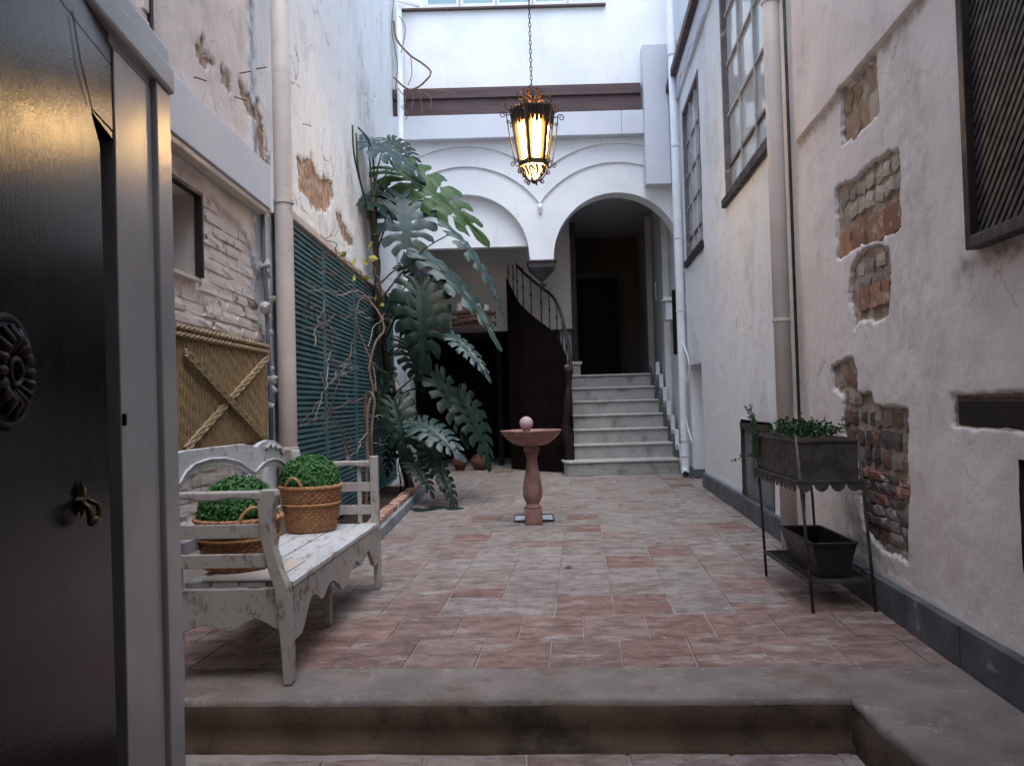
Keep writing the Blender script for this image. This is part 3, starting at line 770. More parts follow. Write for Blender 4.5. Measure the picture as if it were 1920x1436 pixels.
part('skirting', MB().box(alc[1]-.015, alc[1]-.002, -.61, 0, .01, .13, fn=fw), mSkirt, Rr)
part('skirting', MB().box(alc[0]+.002, alc[0]+.015, -.61, 0.0, .01, .13, fn=fw), mSkirt, Rr)
# stones and bricks in the bare patches
def fill(poly, cw, ch, kind, colors, jit=.25, zr=None, dpth=.05):
    us_ = [p[0] for p in poly]; vs_ = [p[1] for p in poly]; v = min(vs_); r = 0
    while v < max(vs_):
        h = ch*R.uniform(.8,1.2); u = min(us_) + (cw/2 if r % 2 else 0)*R.random()
        while u < max(us_):
            w = cw*R.uniform(.7,1.3); cu, cv = u+w/2, v+h/2
            if inside(cu, cv, poly) < -min(w,h)*.28 and (zr is None or zr[0] <= cv < zr[1]):
                me = R.choice(stone_me if kind == 'stone' else brick_red)
                c = W(cu, cv, -.053+R.uniform(-.008,.008)); k = R.uniform(.85,1.15)
                rot = Matrix.Rotation(-WA, 4, 'Z') @ Matrix.Rotation(R.uniform(-jit, jit), 4, 'X')
                mt = Matrix.Translation(c) @ rot @ Matrix.Diagonal((dpth*1.5, w*.92, h*.9, 1))
                piece(kind, me, rw, None, mtx=mt, color=tuple(x*k for x in R.choice(colors)))
            u += w+.008
        v += h+.008; r += 1
GR = [(.38,.32,.26),(.42,.35,.285),(.28,.245,.21),(.46,.385,.31)]; OR = [(.38,.20,.11),(.34,.19,.12),(.30,.14,.09)]
zs = lambda px, py: WR(px, py)[1]
fill(polyP1, .17, .16, 'stone', GR+[OR[0]]+[(.34,.22,.14)]*2, .5)
zm = zs(1620, 392)
fill(polyP2, .13, .095, 'stone', GR, .4, zr=(zm, 9))
fill(polyP2, .24, .15, 'brick', OR, .12, zr=(0, zm))
zm = zs(1630, 535)
fill(polyP3, .17, .10, 'stone', GR, .3, zr=(zm, 9))
fill(polyP3, .15, .13, 'brick', OR+[(.33,.25,.2)], .15, zr=(0, zm))
zm = zs(1650, 880); zm2 = zs(1650, 765)
fill(polyP4, .10, .10, 'stone', GR+[(.17,.11,.085),(.22,.12,.085)], .2, zr=(zm2, 9))
fill(polyP4, .13, .105, 'stone', [(.16,.10,.075),(.22,.12,.085),(.12,.095,.085),(.30,.24,.20)], .25, zr=(zm, zm2))
fill(polyP4, .17, .05, 'brick', [(.30,.26,.235),(.36,.31,.28),(.18,.13,.11),(.14,.12,.12),(.30,.14,.10)], .05, zr=(0, zm))
# embedded lintel at far right and dark door edge
b = MB(); s1 = beamP[0][0]-.02; s0 = 1.9
b.box(s0, s1, -.05, -.006, zs(1795,797)+.0, zs(1795,748), fn=fw)
tag(part('wall_timber', b, mDarkW, bevel=.008), 'short blackened timber set flush in the plaster at the right edge', 'beam')
Rr = root('side_door', W(2.4, -.1, -.1), 'dark plank door at the right edge under the blackened timber', 'door')
reveal((dk[0],dk[1],-.1,dk[3]), .16, mRiser, parent=Rr, bottom=False)
for i in range(6): part('plank', MB().box(dk[0]+.17*i, dk[0]+.17*i+.163, -.12, -.09, 0, dk[3], fn=fw), mBlackW, Rr, bevel=.004)
# latticed grille window
Rr = root('lattice_grille', W(3.0, gr[2], 0), 'large dark wooden lattice screen over a window at top right', 'grille')
reveal(gr, .25, mInB, parent=Rr, back=mBlackW)
b = MB(); t_ = .028
b.box(gr[1]-t_, gr[1]+.02, -.02, .055, gr[2]-.03, gr[3], fn=fw); part('frame', b, mDarkW, Rr, bevel=.004)
b = MB(); b.box(1.6, gr[1]-t_-.002, -.02, .06, gr[2]-.03, gr[2]+.02, fn=fw); part('frame', b, mIronG, Rr, bevel=.004)
a0, a1, c0, c1 = 2.3, gr[1]-t_, gr[2]+.02, gr[3]
def lat(sgn, off, m):
    sp = .05; i = -80
    while i < 80:
        pts = []
        c_ = i*sp
        # line v = c0 + sgn*(u-a0)*1.0 + c_
        cand = []
        for u in (a0, a1):
            v = c0+sgn*(u-a0)+c_
            if c0 <= v <= c1: cand.append((u, v))
        for v in (c0, c1):
            u = a0+(v-c0-c_)*sgn
            if a0 < u < a1: cand.append((u, v))
        if len(cand) >= 2:
            p, q = cand[0], cand[1]
            if math.hypot(p[0]-q[0], p[1]-q[1]) > .05:
                part('slat', MB().bar(W(p[0],p[1],off), W(q[0],q[1],off), .010, .022, up=WN.cross(W(q[0],q[1],off)-W(p[0],p[1],off))), m, Rr)
        i += 1
lat(1, .002, mBlackW); lat(-1, .020, mIronG)
# windows with many panes
def window(h, cols, rows, low, label):
    s0, s1, z0, z1 = h; t = root('casement_window', W((s0+s1)/2, z0, 0), label, 'window', 'small-paned windows on the right wall')
    reveal(h, .12, mWin, parent=t, back=mInW)
    b = MB(); f = .06
    b.box(s0, s0+f, -.09, .012, z0, z1, fn=fw); b.box(s1-f, s1, -.09, .012, z0, z1, fn=fw)
    b.box(s0+f, s1-f, -.09, .010, z0, z0+f, fn=fw); b.box(s0+f, s1-f, -.09, .010, z1-f, z1, fn=fw); part('frame', b, mWin, t, bevel=.003)
    part('sill', MB().box(s0-.05, s1+.05, .0, .05, z0-.09, z0-.004, fn=fw), mDarkW, t, bevel=.005)
    zs_ = [z0+f, z0+f+low] + [z0+f+low+(z1-f-z0-f-low)*(i+1)/rows for i in range(rows)]
    ss = [s0+f+(s1-s0-2*f)*i/cols for i in range(cols+1)]
    for i in range(1, cols): part('muntin', MB().box(ss[i]-.018, ss[i]+.018, -.07, -.018, z0+f, z1-f, fn=fw), mMuntin, t, bevel=.002)
    for k_ in range(1, len(zs_)-1):
        for i in range(cols):
            part('muntin', MB().box(ss[i]+.019, ss[i+1]-.019, -.065, -.022, zs_[k_]-.014, zs_[k_]+.014, fn=fw), mMuntin if k_ > 1 else mWin, t)
    for i in range(cols):
        for k_ in range(len(zs_)-1):
            dz = R.uniform(-.004,.004); b = MB()
            b.hexa([W(ss[i],zs_[k_],-.052+dz), W(ss[i+1],zs_[k_],-.052-dz), W(ss[i+1],zs_[k_],-.048-dz), W(ss[i],zs_[k_],-.048+dz),
                    W(ss[i],zs_[k_+1],-.052), W(ss[i+1],zs_[k_+1],-.052), W(ss[i+1],zs_[k_+1],-.048), W(ss[i],zs_[k_+1],-.048)])
            part('pane', b, mGlass, t)
    return t
window(bigw, 3, 5, .28, 'larger many-paned window on the right wall beside the thick cream pipe')
window(smw, 3, 4, .25, 'smaller many-paned window on the right wall towards the stairs')
# hatch door
Rr = root('hatch_door', W(7.2, hat[2], 0), 'low grey wooden hatch in the right wall behind the planter stand', 'door')
reveal(hat, .10, mRiser, parent=Rr)
for i in range(4):
    w_ = (hat[1]-hat[0])/4; part('plank', MB().box(hat[0]+w_*i+.003, hat[0]+w_*(i+1)-.003, -.07, -.035, hat[2], hat[3]-.10, fn=fw), mGreyT, Rr, bevel=.003)
part('lintel', MB().box(hat[0], hat[1], -.06, .012, hat[3]-.095, hat[3]-.03, fn=fw), mDarkW, Rr, bevel=.004)
part('trim', MB().box(hat[0], hat[0]+.05, -.034, .006, hat[2], hat[3]-.10, fn=fw), mTerr, Rr)
# eave board high on the right wall
Rr = root('eave_board', W(10, 5.8, 0), 'grey eave board with a brown timber edge above the smaller window', 'board')
part('board', MB().box(5.6, 12.3, -.01, .045, 5.72, 6.05, fn=fw), mBand, Rr, bevel=.004)
part('edge_timber', MB().box(5.6, 12.3, -.01, .13, 6.053, 6.17, fn=fw), mBrown, Rr, bevel=.006)
ww = MB(); ww.tube([W(s_, 5.70-.35*math.sin((s_-5.6)/6.7*PI*2)*.25+.05*math.sin(s_*7), .06) for s_ in np.linspace(5.6, 12.2, 60)], .007, 6)
tag(part('wall_cable', ww, mPipeW, smooth=True), 'thin pale cable looping under the grey eave board', 'cable')
# skirting slabs
sk = MB(); s_ = 2.78; i = 0
skr = root('slate_skirting', W(6, 0, .03), 'dark slate skirting along the foot of the right wall', 'skirting')
while s_ < 10.3:
    L = .56
    if not (hat[0]-.1 < s_+.28 < hat[1]-.1 and False):
        part('skirting_slab', MB().box(s_, min(s_+L-.005, 10.3), .0, .052+R.uniform(-.002,.002), .004, .185+R.uniform(-.006,.004), fn=fw), mSkirt, skr, bevel=.004)
    s_ += L
part('skirting_slab', MB().box(11.45, 12.2, 0, .05, .004, .15, fn=fw), mSkirt, skr)
# pipes on the right wall
q = W(5.83, 0, .10)
pipe_thing('downpipe', [(q.x,q.y,6.6),(q.x,q.y,3.0),(q.x,q.y,.02)], .062, mPipe, 'thick cream downpipe on the right wall above the planter stand', [(q.x,q.y,1.76),(q.x,q.y,4.2)], 'downpipes')
q2 = W(5.66, 0, .045)
tag(part('wall_conduit', MB().tube([(q2.x,q2.y,6.6),(q2.x+.0,q2.y,3.6),(q2.x,q2.y,.9)], .012, 8), mIronG, smooth=True), 'thin dark conduit running down beside the right cream pipe', 'conduit')
q = W(11.62, 0, .09)
t = pipe_thing('drainpipe', [(q.x,q.y,8.2),(q.x,q.y,3.0),(q.x,q.y,.16),(q.x-.01,q.y-.02,.09),(q.x-.02,q.y-.10,.055)], .062, mPipeW, 'slim white drainpipe beside the stairs with an open foot', [(q.x,q.y,z_) for z_ in (.32,.55,2.5,3.6,5.0,6.4)], 'downpipes', mPipeW)
part('opening', MB().tube([(q.x-.02,q.y-.085,.06),(q.x-.021,q.y-.104,.054)], .046, 16), mBlackP, t)
b = MB(); pts = [W(11.5,2.05,.1), W(11.3,1.8,.05), W(11.25,1.62,.03), W(11.45,1.3,.08), W(11.5,.9,.09), W(11.3,.62,.05), W(11.2,.5,.03)]
tag(part('wall_cable', MB().tube(pts, .014, 8), mPipeW, smooth=True), 'white cable dangling over the doorway recess by the drainpipe', 'cable')
q = W(11.9, 0, .02)
tag(part('wall_scar', MB().box(11.75, 12.1, -.01, .012, 5.9, 6.69, fn=fw), mMortar), 'strip of bare grey masonry beside the white drainpipe', 'masonry')

# ================================================================== BACK FACADE WITH ARCHES
FY = 12.4
def FP(px, py): p = P(px, py, FY); return p.x, p.z
cl = FP(874, 481); cr = FP(1160, 479)
rin = (FP(874+119,481)[0]-cl[0], FP(1160+121,479)[0]-cr[0])
rmi = (FP(874+171,481)[0]-cl[0], FP(1160+178,479)[0]-cr[0])
rou = (FP(874+208,481)[0]-cl[0], FP(1160+213,479)[0]-cr[0])
XL, XR = -1.80, 2.78
fac = root('arched_facade', ((XL+XR)/2, FY, 3.4), 'white arched facade with blind mouldings at the end of the courtyard', 'facade')
def arc_z(x, r):
    out = []
    for (c, rr) in ((cl, r[0]), (cr, r[1])):
        if abs(x-c[0]) < rr: out.append(c[1]+math.sqrt(rr*rr-(x-c[0])**2))
    if not out: return min(cl[1], cr[1])
    if len(out) == 2: return out[0] if abs(x-cl[0])/r[0] < abs(x-cr[0])/r[1] else out[1]
    return out[0]
TOP = 8.4
def xs_for(r):
    xs = set(np.linspace(XL, XR, 160).tolist())
    for (c, rr) in ((cl, r[0]), (cr, r[1])):
        for a in np.linspace(0, PI, 90): 
            x = c[0]+rr*.99999*math.cos(a)
            if XL < x < XR: xs.add(x)
    return sorted(xs)
zspr = FP(1018, 486)[1]
def layer(name, r, y0, y1, floor_z=None):
    xs = xs_for(r); zb = [max(arc_z(x, r), zspr if floor_z is None else floor_z) for x in xs]
    zb = []
    for x in xs:
        z_ = arc_z(x, r)
        between = cl[0]+r[0] <= x <= cr[0]-r[1]
        zb.append(zspr if between else z_)
    return part(name, MB().board(xs, zb, [TOP]*len(xs), lambda u,w,z: (u,w,z), y0, y1), mFac, fac)
layer('wall', rin, FY+.07, FY+.42)
layer('arch_moulding', rmi, FY+.035, FY+.069)
layer('arch_moulding', rou, FY, FY+.034)
# lunette
zl = FP(930, 458)[1]; xs = [x for x in xs_for(rin) if abs(x-cl[0]) < rin[0]*.998 and arc_z(x, rin) > zl]
part('lunette', MB().board(xs, [zl]*len(xs), [arc_z(x, rin)+.05 for x in xs], lambda u,w,z: (u,w,z), FY+.22, FY+.36), mFac, fac)
v_ = FP(1012, 384); b = MB(); b.ball((v_[0]+.01, FY+.03, v_[1]-.03), .045, 6, (1,.7,1.3)); b.tube([(v_[0]+.01,FY+.04,v_[1]-.05),(v_[0]+.01,FY+.05,v_[1]-.15)], [.03,.012], 8)
part('drop', b, mFac, fac, smooth=True)
# corbel
cb = MB(); c0 = FP(1017, 500); cx = c0[0]
def frust(b, cx, cy, z0, z1, w0, w1, d0, d1):
    b.hexa([(cx-w0,cy-d0,z0),(cx+w0,cy-d0,z0),(cx+w0,cy+d0,z0),(cx-w0,cy+d0,z0),(cx-w1,cy-d1,z1),(cx+w1,cy-d1,z1),(cx+w1,cy+d1,z1),(cx-w1,cy+d1,z1)])
cy = FY+.245; zt = zspr
frust(cb, cx, cy, zt-.030, zt-.002, .245, .245, .22, .22); frust(cb, cx, cy, zt-.060, zt-.032, .225, .235, .2, .21)
frust(cb, cx, cy, zt-.12, zt-.062, .215, .228, .19, .2); frust(cb, cx, cy, zt-.33, zt-.122, .02, .213, .02, .188)
frust(cb, cx, cy, zt-.385, zt-.365, .075, .08, .07, .075); frust(cb, cx, cy, zt-.45, zt-.387, .01, .07, .01, .07); frust(cb, cx, cy, zt-.366, zt-.32, .012, .012, .012, .012)
part('corbel', cb, simple('corbel_stone', (.07,.064,.068), (.045,.04,.044), 6, .7, .3, 30, .004), fac, bevel=.005)
# beam, duct, pilaster duct
zb0, zb1 = FP(975, 216)[1], FP(975, 167)[1]; xr = FP(1200, 200)[0]
bm_ = MB(); bm_.box(XL, xr, FY-.10, FY-.002, zb0, zb1-.18); bm_.box(XL, xr, FY-.14, FY-.002, zb1-.178, zb1-.03); bm_.box(XL, xr, FY-.12, FY-.002, zb1-.028, zb1)
tag(part('timber_beam', bm_, mBrown, bevel=.006), 'dark brown timber beam across the white facade behind the lantern', 'beam')
zd0, zd1 = FP(975, 263)[1], FP(975, 219)[1]
xj = FP(1163, 240)[0]
dr = root('facade_duct', (XL, FY-.1, zd0), 'pale blue boxed duct running across the facade under the brown beam', 'duct')
part('duct_box', MB().box(XL, xj-.004, FY-.16, FY-.003, zd0, zd1-.003), mBand, dr, bevel=.005)
part('duct_box', MB().box(xj, FP(1204,240)[0], FY-.162, FY-.003, zd0, zd1-.003), mBand, dr, bevel=.005)
x0 = FP(1204, 240)[0]; x1 = FP(1250, 240)[0]; z0 = FP(1228, 352)[1]; z1 = FP(1225, 95)[1]
tag(part('pilaster_duct', MB().box(x0+.003, x1, FY-.22, FY-.003, z0, z1), mBand, bevel=.006), 'pale blue upright boxed duct at the right end of the facade', 'duct')
# windows on top of the facade
zw = FP(960, 14)[1]
fw_ = root('window_band', (0, FY, zw), 'row of pale framed windows over a brown sill at the top of the facade', 'window')
part('sill', MB().box(FP(752,10)[0], FP(1135,10)[0], FY-.06, FY-.002, zw-.035, zw), mBrown, fw_, bevel=.004)
xsw = [FP(p, 5)[0] for p in (796, 862, 930, 998, 1064, 1130)]
for i in range(5):
    a, b_ = xsw[i]+.01, xsw[i+1]-.01; f = .05
    b = MB(); b.box(a, a+f, FY-.05, FY-.003, zw, zw+1.3); b.box(b_-f, b_, FY-.05, FY-.003, zw, zw+1.3); b.box(a+f, b_-f, FY-.05, FY-.003, zw, zw+.055); b.box(a+f, b_-f, FY-.05, FY-.003, zw+1.24, zw+1.3)
    s_ = part('sash', b, mWhite, fw_, bevel=.003); part('pane', MB().box(a+f, b_-f, FY-.02, FY-.012, zw+.055, zw+1.24), mGlassT, s_)
a = FP(750,5)[0]; b = MB()
for (y0,y1,z0_,z1_) in ((0,.03,.02,.07),(0,.03,1.2,1.25)): b.hexa([(a-.2,FY-.35,zw+z0_),(a+.32,FY-.06,zw+z0_),(a+.32,FY-.03,zw+z0_),(a-.2,FY-.32,zw+z0_),(a-.2,FY-.35,zw+z1_),(a+.32,FY-.06,zw+z1_),(a+.32,FY-.03,zw+z1_),(a-.2,FY-.32,zw+z1_)])
b.hexa([(a-.2,FY-.35,zw+.07),(a-.14,FY-.32,zw+.07),(a-.14,FY-.29,zw+.07),(a-.2,FY-.32,zw+.07),(a-.2,FY-.35,zw+1.2),(a-.14,FY-.32,zw+1.2),(a-.14,FY-.29,zw+1.2),(a-.2,FY-.32,zw+1.2)])
sh = part('open_sash', b, mWhite, fw_)
# left corner pipe on the facade
q = P(745, 300, FY-.12)
pipe_thing('drainpipe', [(-1.67,FY-.12,8.4),(-1.67,FY-.12,3),(-1.67,FY-.12,.02)], .055, mPipeW, 'white drainpipe in the left corner of the facade behind the monstera', [(-1.67,FY-.12,z_) for z_ in (1.8,3.3,5.4)], 'downpipes')

# ================================================================== ROOMS BEHIND THE ARCHES
BY = 14.3
xc = 1.16    # left side of the stair corridor
zlow = P(900, 621, BY)[2]
zc0, zc1 = P(1075, 419, BY)[2], P(1212, 378, BY)[2]
rm = MB()
rm.box(-1.82, xc, BY, BY+.25, zlow, 5.2)
rm.box(-1.8, xc, BY+2.6, BY+2.7, 0, zlow)
struct(part('back_wall', rm, mInB))
ce = MB(); z_a = zc0 - (xc-XL)*.0
ce.hexa([(-1.8,FY+.42,zc0),(2.9,FY+.42,zc1+.55),(3.2,BY,zc1+.3),(-1.8,BY,zc0-.0),(-1.8,FY+.42,6),(2.9,FY+.42,6),(3.2,BY,6),(-1.8,BY,6)])
ce.box(xc-.3, 3.6, BY, 19, 5.05, 6); ce.box(-1.8, xc-.31, BY+.26, 19, 4.9, 6)
struct(part('ceiling', ce, mInW))
cw = MB(); cw.box(xc-.22, xc, BY+.251, 18.6, 0, 5.2); struct(part('corridor_wall', cw, mInW))
cw = MB()
for (d0, d1, o) in ((12.35,13.6,.0),(13.6,15.1,.10),(15.1,16.3,.02),(16.3,18.6,.14)):
    cw.box(d0, d1-.002, -.02, .02+o, -.2, 6.0, fn=fw)
cw.box(12.35, 18.6, -.3, -.021, -.2, 6, fn=fw)
struct(part('passage_wall', cw, mInW))
cw = MB(); cw.box(xc-.2, 4, 18.3, 18.6, 0, 6); struct(part('end_wall', cw, simple('end_wall_paint', (.14,.115,.10), (.11,.09,.08), 1.5, .8, .2, 20, .004)))
# dark timber edge of the corridor opening
tag(part('door_post', MB().box(xc-.01, xc+.09, BY-.02, BY+.2, 1.66, zc0+.02), mDarkW), 'dark brown timber post at the left of the stair passage', 'post')
cd_ = root('passage_door', (1.8, 17.4, 1.68), 'black double door at the far end of the stair passage', 'door')
for i in range(6): part('plank', MB().box(xc+.03+i*.19, xc+.03+i*.19+.184, 16.4, 16.45, 1.66, 3.78), mBlackW, cd_, bevel=.004)
part('transom', MB().box(xc+.0, xc+1.2, 16.36, 16.42, 3.79, 3.9), mDarkW, cd_)
# gate in the dark under the landing
GY = BY+2.3
cv_ = MB(); cv_.box(-1.81, xc-.23, BY+.252, GY+.3, zlow, zlow+.05); cv_.box(-1.83, -1.795, BY+.002, GY+.3, 0, zlow); struct(part('cellar_ceiling', cv_, mDarkW))
gt = root('timber_gate', (-.4, GY, 0), 'black timber gate in the dark space below the grey wall', 'gate')
n = 14; 
for i in range(n):
    w_ = (xc-.3+1.79)/n; part('plank', MB().box(-1.79+w_*i+.004, -1.79+w_*(i+1)-.004, GY+.05, GY+.09, .01, zlow-.02), mBlackW, gt, bevel=.004)
for z_ in (.5, 1.25, 2.0): part('rail', MB().box(-1.79, xc-.3, GY+.0, GY+.048, z_, z_+.1), mBlackW, gt, bevel=.004)
for px in (938, 1010): 
    x_ = P(px, 750, BY+.3)[0]; part('post', MB().box(x_-.05, x_+.05, BY+.26, BY+.32, .01, zlow-.01), mBlackW, gt, bevel=.005)
sh_ = MB(); sh_.box(-1.79, P(928,620,BY-1.0)[0], BY-1.0, BY-.002, zlow-.11, zlow-.02)
tag(part('shelf', sh_, mDarkW, bevel=.004), 'dark shelf under the driftwood candle rack', 'shelf')
# driftwood with candles
dc = P(889, 604, BY-.75); zf = zlow-.02
dw = root('driftwood_rack', (dc.x, dc.y, zf), 'oval bundle of driftwood sticks on the shelf beside the stair', 'rack')
def stick(b, p, q, r, w=.02):
    p = Vector(p); q = Vector(q); n = 6; pts = [p.lerp(q, k/n)+Vector((R.uniform(-w,w),R.uniform(-w,w),R.uniform(-w,w)*.6)) for k in range(n+1)]
    b.tube(pts, [r*R.uniform(.7,1.2) for _ in pts], 6)
for i in range(26):
    a = R.uniform(0, 2*PI); zz = zf+.03+R.random()*.27; da = R.uniform(.8,1.5); b = MB()
    pa = [(dc.x+.38*math.cos(a+da*k/6), dc.y+.17*math.sin(a+da*k/6), zz+R.uniform(-.015,.015)) for k in range(7)]
    b.tube(pa, [.018*R.uniform(.6,1.3) for _ in pa], 6); part('stick', b, mDrift, dw, smooth=True)
part('base', MB().box(dc.x-.3, dc.x+.3, dc.y-.1, dc.y+.1, zf, zf+.20), mDrift, dw)
for i, px in enumerate((862, 897, 911)):
    x_ = P(px, 585, BY-.78)[0]; h = (.15,.13,.10)[i]
    o = part('candle', MB().lathe([(.052,0),(.055,.01),(.055,h),(.045,h+.006),(.012,h-.004),(.004,h+.02)], (x_, dc.y-.04*(i-1), zf+.205+(.1 if True else 0)), 16), mCandle, smooth=False)
    tag(o, ('white pillar candle standing alone at the left of the driftwood rack','middle white pillar candle on the driftwood rack','shorter cream candle at the right end of the driftwood rack')[i], 'candle', 'candles on the driftwood rack')
part('base', MB().box(dc.x-.3, dc.x+.3, dc.y-.09, dc.y+.09, zf+.20, zf+.302), mDrift, dw)
# pots in the dark
for i, (px, r) in enumerate(((862,.13),(900,.16))):
    p = PZ(px, 882); o = part('clay_pot', MB().lathe([(r*.6,.0),(r*.95,.12),(r,.2),(r*.7,.25),(r*.75,.27),(r*.6,.27),(r*.55,.15)], (p.x, p.y+.1, .004), 20), mTerr, smooth=True)
    tag(o, ('small round clay pot on the floor at the left in the dark under the stair','larger round clay pot on the floor near the stair foot')[i], 'pot', 'clay pots in the dark')

# ================================================================== STAIRS
RS = .236
srt = root('marble_stair', (1.8, 12.3, 0), 'straight flight of seven pale marble steps under the right arch', 'stairs')
xl = .97; xrS = 2.60
for k in range(7):
    y0 = 12.28 + .29*k; y1 = y0+.29; z0 = RS*k; z1 = z0+RS
    xr_ = xrS - .012*k; xa = xl + .02*k
    if k == 0:
        # wide rounded bottom step
        xa = .80; us_ = []; 
        ol = [(xr_, y0-.15), (xa+.22, y0-.15), (xa+.10, y0-.12), (xa+.03, y0-.05), (xa, y0+.05), (xa, y1), (xr_, y1)]
        def pr(ol, z0, z1, grow=0):
            b = MB(); n = len(ol); cx_ = sum(p[0] for p in ol)/n; cy_ = sum(p[1] for p in ol)/n
            pts = [(p[0]+(grow if p[0] > cx_ else -grow)*(1 if p[0] < cx_ else 0), p[1]-(grow if p[1] < cy_ else 0)) for p in ol]
            b.add([(x,y,z0) for x,y in pts]+[(x,y,z1) for x,y in pts], [tuple(range(n-1,-1,-1)), tuple(range(n,2*n))]+[(i,(i+1)%n,n+(i+1)%n,n+i) for i in range(n)]); return b
        part('riser', pr(ol, .0, z1-.037), mMarble, srt, bevel=.006)
        part('tread', pr(ol, z1-.035, z1, .03), mNose, srt, bevel=.008)
    else:
        part('riser', MB().box(xa, xr_, y0, y1, z0+.002, z1-.032), mMarble, srt)
        part('tread', MB().box(xa-.01, xr_+.0, y0-.035, y1+.02, z1-.030, z1), mNose, srt, bevel=.006)
    part('side_skirting', MB().box(xr_+.002, xr_+.03, y0-.02, y1-.025, z0, z1+.12), mSkirt, srt)
fl2 = MB(); fl2.box(xc, 3.4, 12.28+.29*7-.0, 18.5, 1.3, RS*7-.004); struct(part('passage_floor', fl2, mMarble))
# stepped white side wall on the right of the stairs
sw = MB(); prof_u = []; zb_ = []; zt_ = []
for k in range(7):
    y0 = 12.28+.29*k; zt = RS*(k+1)+.36; sw.box(2.635, 2.86, y0-.02, y0+.27-.0, -.01, zt)
sw = MB()
for k in range(7): sw.box(2.632, 2.70, 12.26+.29*k, 12.26+.29*(k+1)-.002, -.01, RS*(k+1)+.20)
tag(part('stair_parapet', sw, mInW), 'low stepped grey-white parapet on the right of the marble stairs', 'parapet')
# newel pier
np_ = root('stone_pier', (1.03, 13.0, 0), 'short pale stone pier at the head of the curving rail', 'pier')
part('shaft', MB().box(1.10, 1.26, 14.05, 14.24, 1.5, 1.84), mMarble, np_, bevel=.006)
part('cap', MB().box(1.07, 1.29, 14.02, 14.26, 1.842, 1.90), mNose, np_, bevel=.01)
# curving side stair with iron railing
rail_px = [(969,498),(988,517),(1013,538),(1033,553),(1045,571),(1054,596),(1060,623),(1068,663),(1072,700)]
str_px = [(949,520),(963,548),(975,569),(1000,593),(1025,612),(1043,628),(1055,651),(1064,680),(1070,720)]
deps = [13.75,13.6,13.4,13.2,13.0,12.85,12.75,12.65,12.55]
cs = root('curved_stair', (1.05, 12.5, 0), 'dark curving timber stair sweeping up to the left under the arches', 'stairs')
top = [P(*p, d) for p, d in zip(str_px, deps)]
rl = [P(*p, d) for p, d in zip(rail_px, deps)]
def resample(pts, n):
    pts = [Vector(p) for p in pts]; out = []
    L = [0]
    for i in range(1, len(pts)): L.append(L[-1]+(pts[i]-pts[i-1]).length)
    for k in range(n):
        t = L[-1]*k/(n-1); i = 1
        while i < len(L)-1 and L[i] < t: i += 1
        u = (t-L[i-1])/(L[i]-L[i-1]+1e-9)
        p0 = pts[max(i-2,0)]; p1 = pts[i-1]; p2 = pts[i]; p3 = pts[min(i+1,len(pts)-1)]
        out.append(.5*((2*p1)+(p2-p0)*u+(2*p0-5*p1+4*p2-p3)*u*u+(3*p1-p0-3*p2+p3)*u**3))
    return out
tp = resample(top, 30); rp = resample(rl, 30)
b = MB(); vs = []; fs = []
for p in tp:
    zlo = .02  # sheet runs down to the floor, its black standing in for unlit space
    for (dy, z_) in ((-.02, p.z), (-.02, zlo), (.10, zlo), (.10, p.z)): vs.append((p.x, p.y+dy, z_))
for i in range(29):
    for k in range(4): fs.append((4*i+k, 4*i+(k+1)%4, 4*i+4+(k+1)%4, 4*i+4+k))
fs += [(3,2,1,0), (116,117,118,119)]
b.add(vs, fs); mStr = simple('stringer_timber', (.012,.006,.0055), (.006,.004,.004), 4, .85, .2, 25, .004, spec=.06)
part('stringer_shade_fill', b, mStr, cs, smooth=False)
b = MB(); vs = []; fs = []
for i, p in enumerate(tp):
    vs += [(p.x-.02, p.y+.1, max(.02,p.z-1.1)), (p.x-.9, p.y+.4, max(.02,p.z-.9)), (p.x-.9, p.y+.4, max(.03,p.z-.85)), (p.x-.02, p.y+.1, max(.03,p.z-1.05))]
# stair body steps behind the stringer
for i in range(9):
    a = tp[int(i*29/9)]; c = tp[int((i+1)*29/9)]
    part('tread', MB().hexa([(a.x,a.y+.1,c.z-.16),(c.x,c.y+.1,c.z-.16),(c.x,BY-.03,c.z-.16),(a.x,BY-.03,c.z-.16),(a.x,a.y+.1,c.z-.10),(c.x,c.y+.1,c.z-.10),(c.x,BY-.03,c.z-.10),(a.x,BY-.03,c.z-.10)]), mStr, cs)
part('handrail', MB().tube(rp, .026, 10), mIron, cs, smooth=True)
tp9 = resample(top, 60); rp9 = resample(rl, 60)
for k in range(11):
    j = 3+int(k*5.2); a = tp9[j]; c = rp9[min(range(60), key=lambda q: abs((rp9[q]-a).x))]
    c = Vector((a.x, a.y, max(c.z, a.z+.1)))
    b = MB().tube([a, a.lerp(c,.45), a.lerp(c,.5), a.lerp(c,.55), c], [.010,.010,.022,.010,.010], 6); part('baluster', b, mIron, cs, smooth=True)
# twisted newel trunk
nb = [P(1064, 886, 12.45), P(1068, 850, 12.45), P(1061, 800, 12.45), P(1064, 760, 12.45), P(1066, 720, 12.5), P(1066, 690, 12.5)]
part('newel', MB().tube(resample(nb, 20), [.085+.012*math.sin(i*1.1)-.0015*i for i in range(20)], 12), simple('newel_wood', (.022,.012,.012), (.013,.008,.008), 8, .6, .4, 30, .004, spec=.15), cs, smooth=True)
part('newel_cap', MB().ball(P(1063,688,12.48), .045, 7), mDrift, cs, smooth=True)
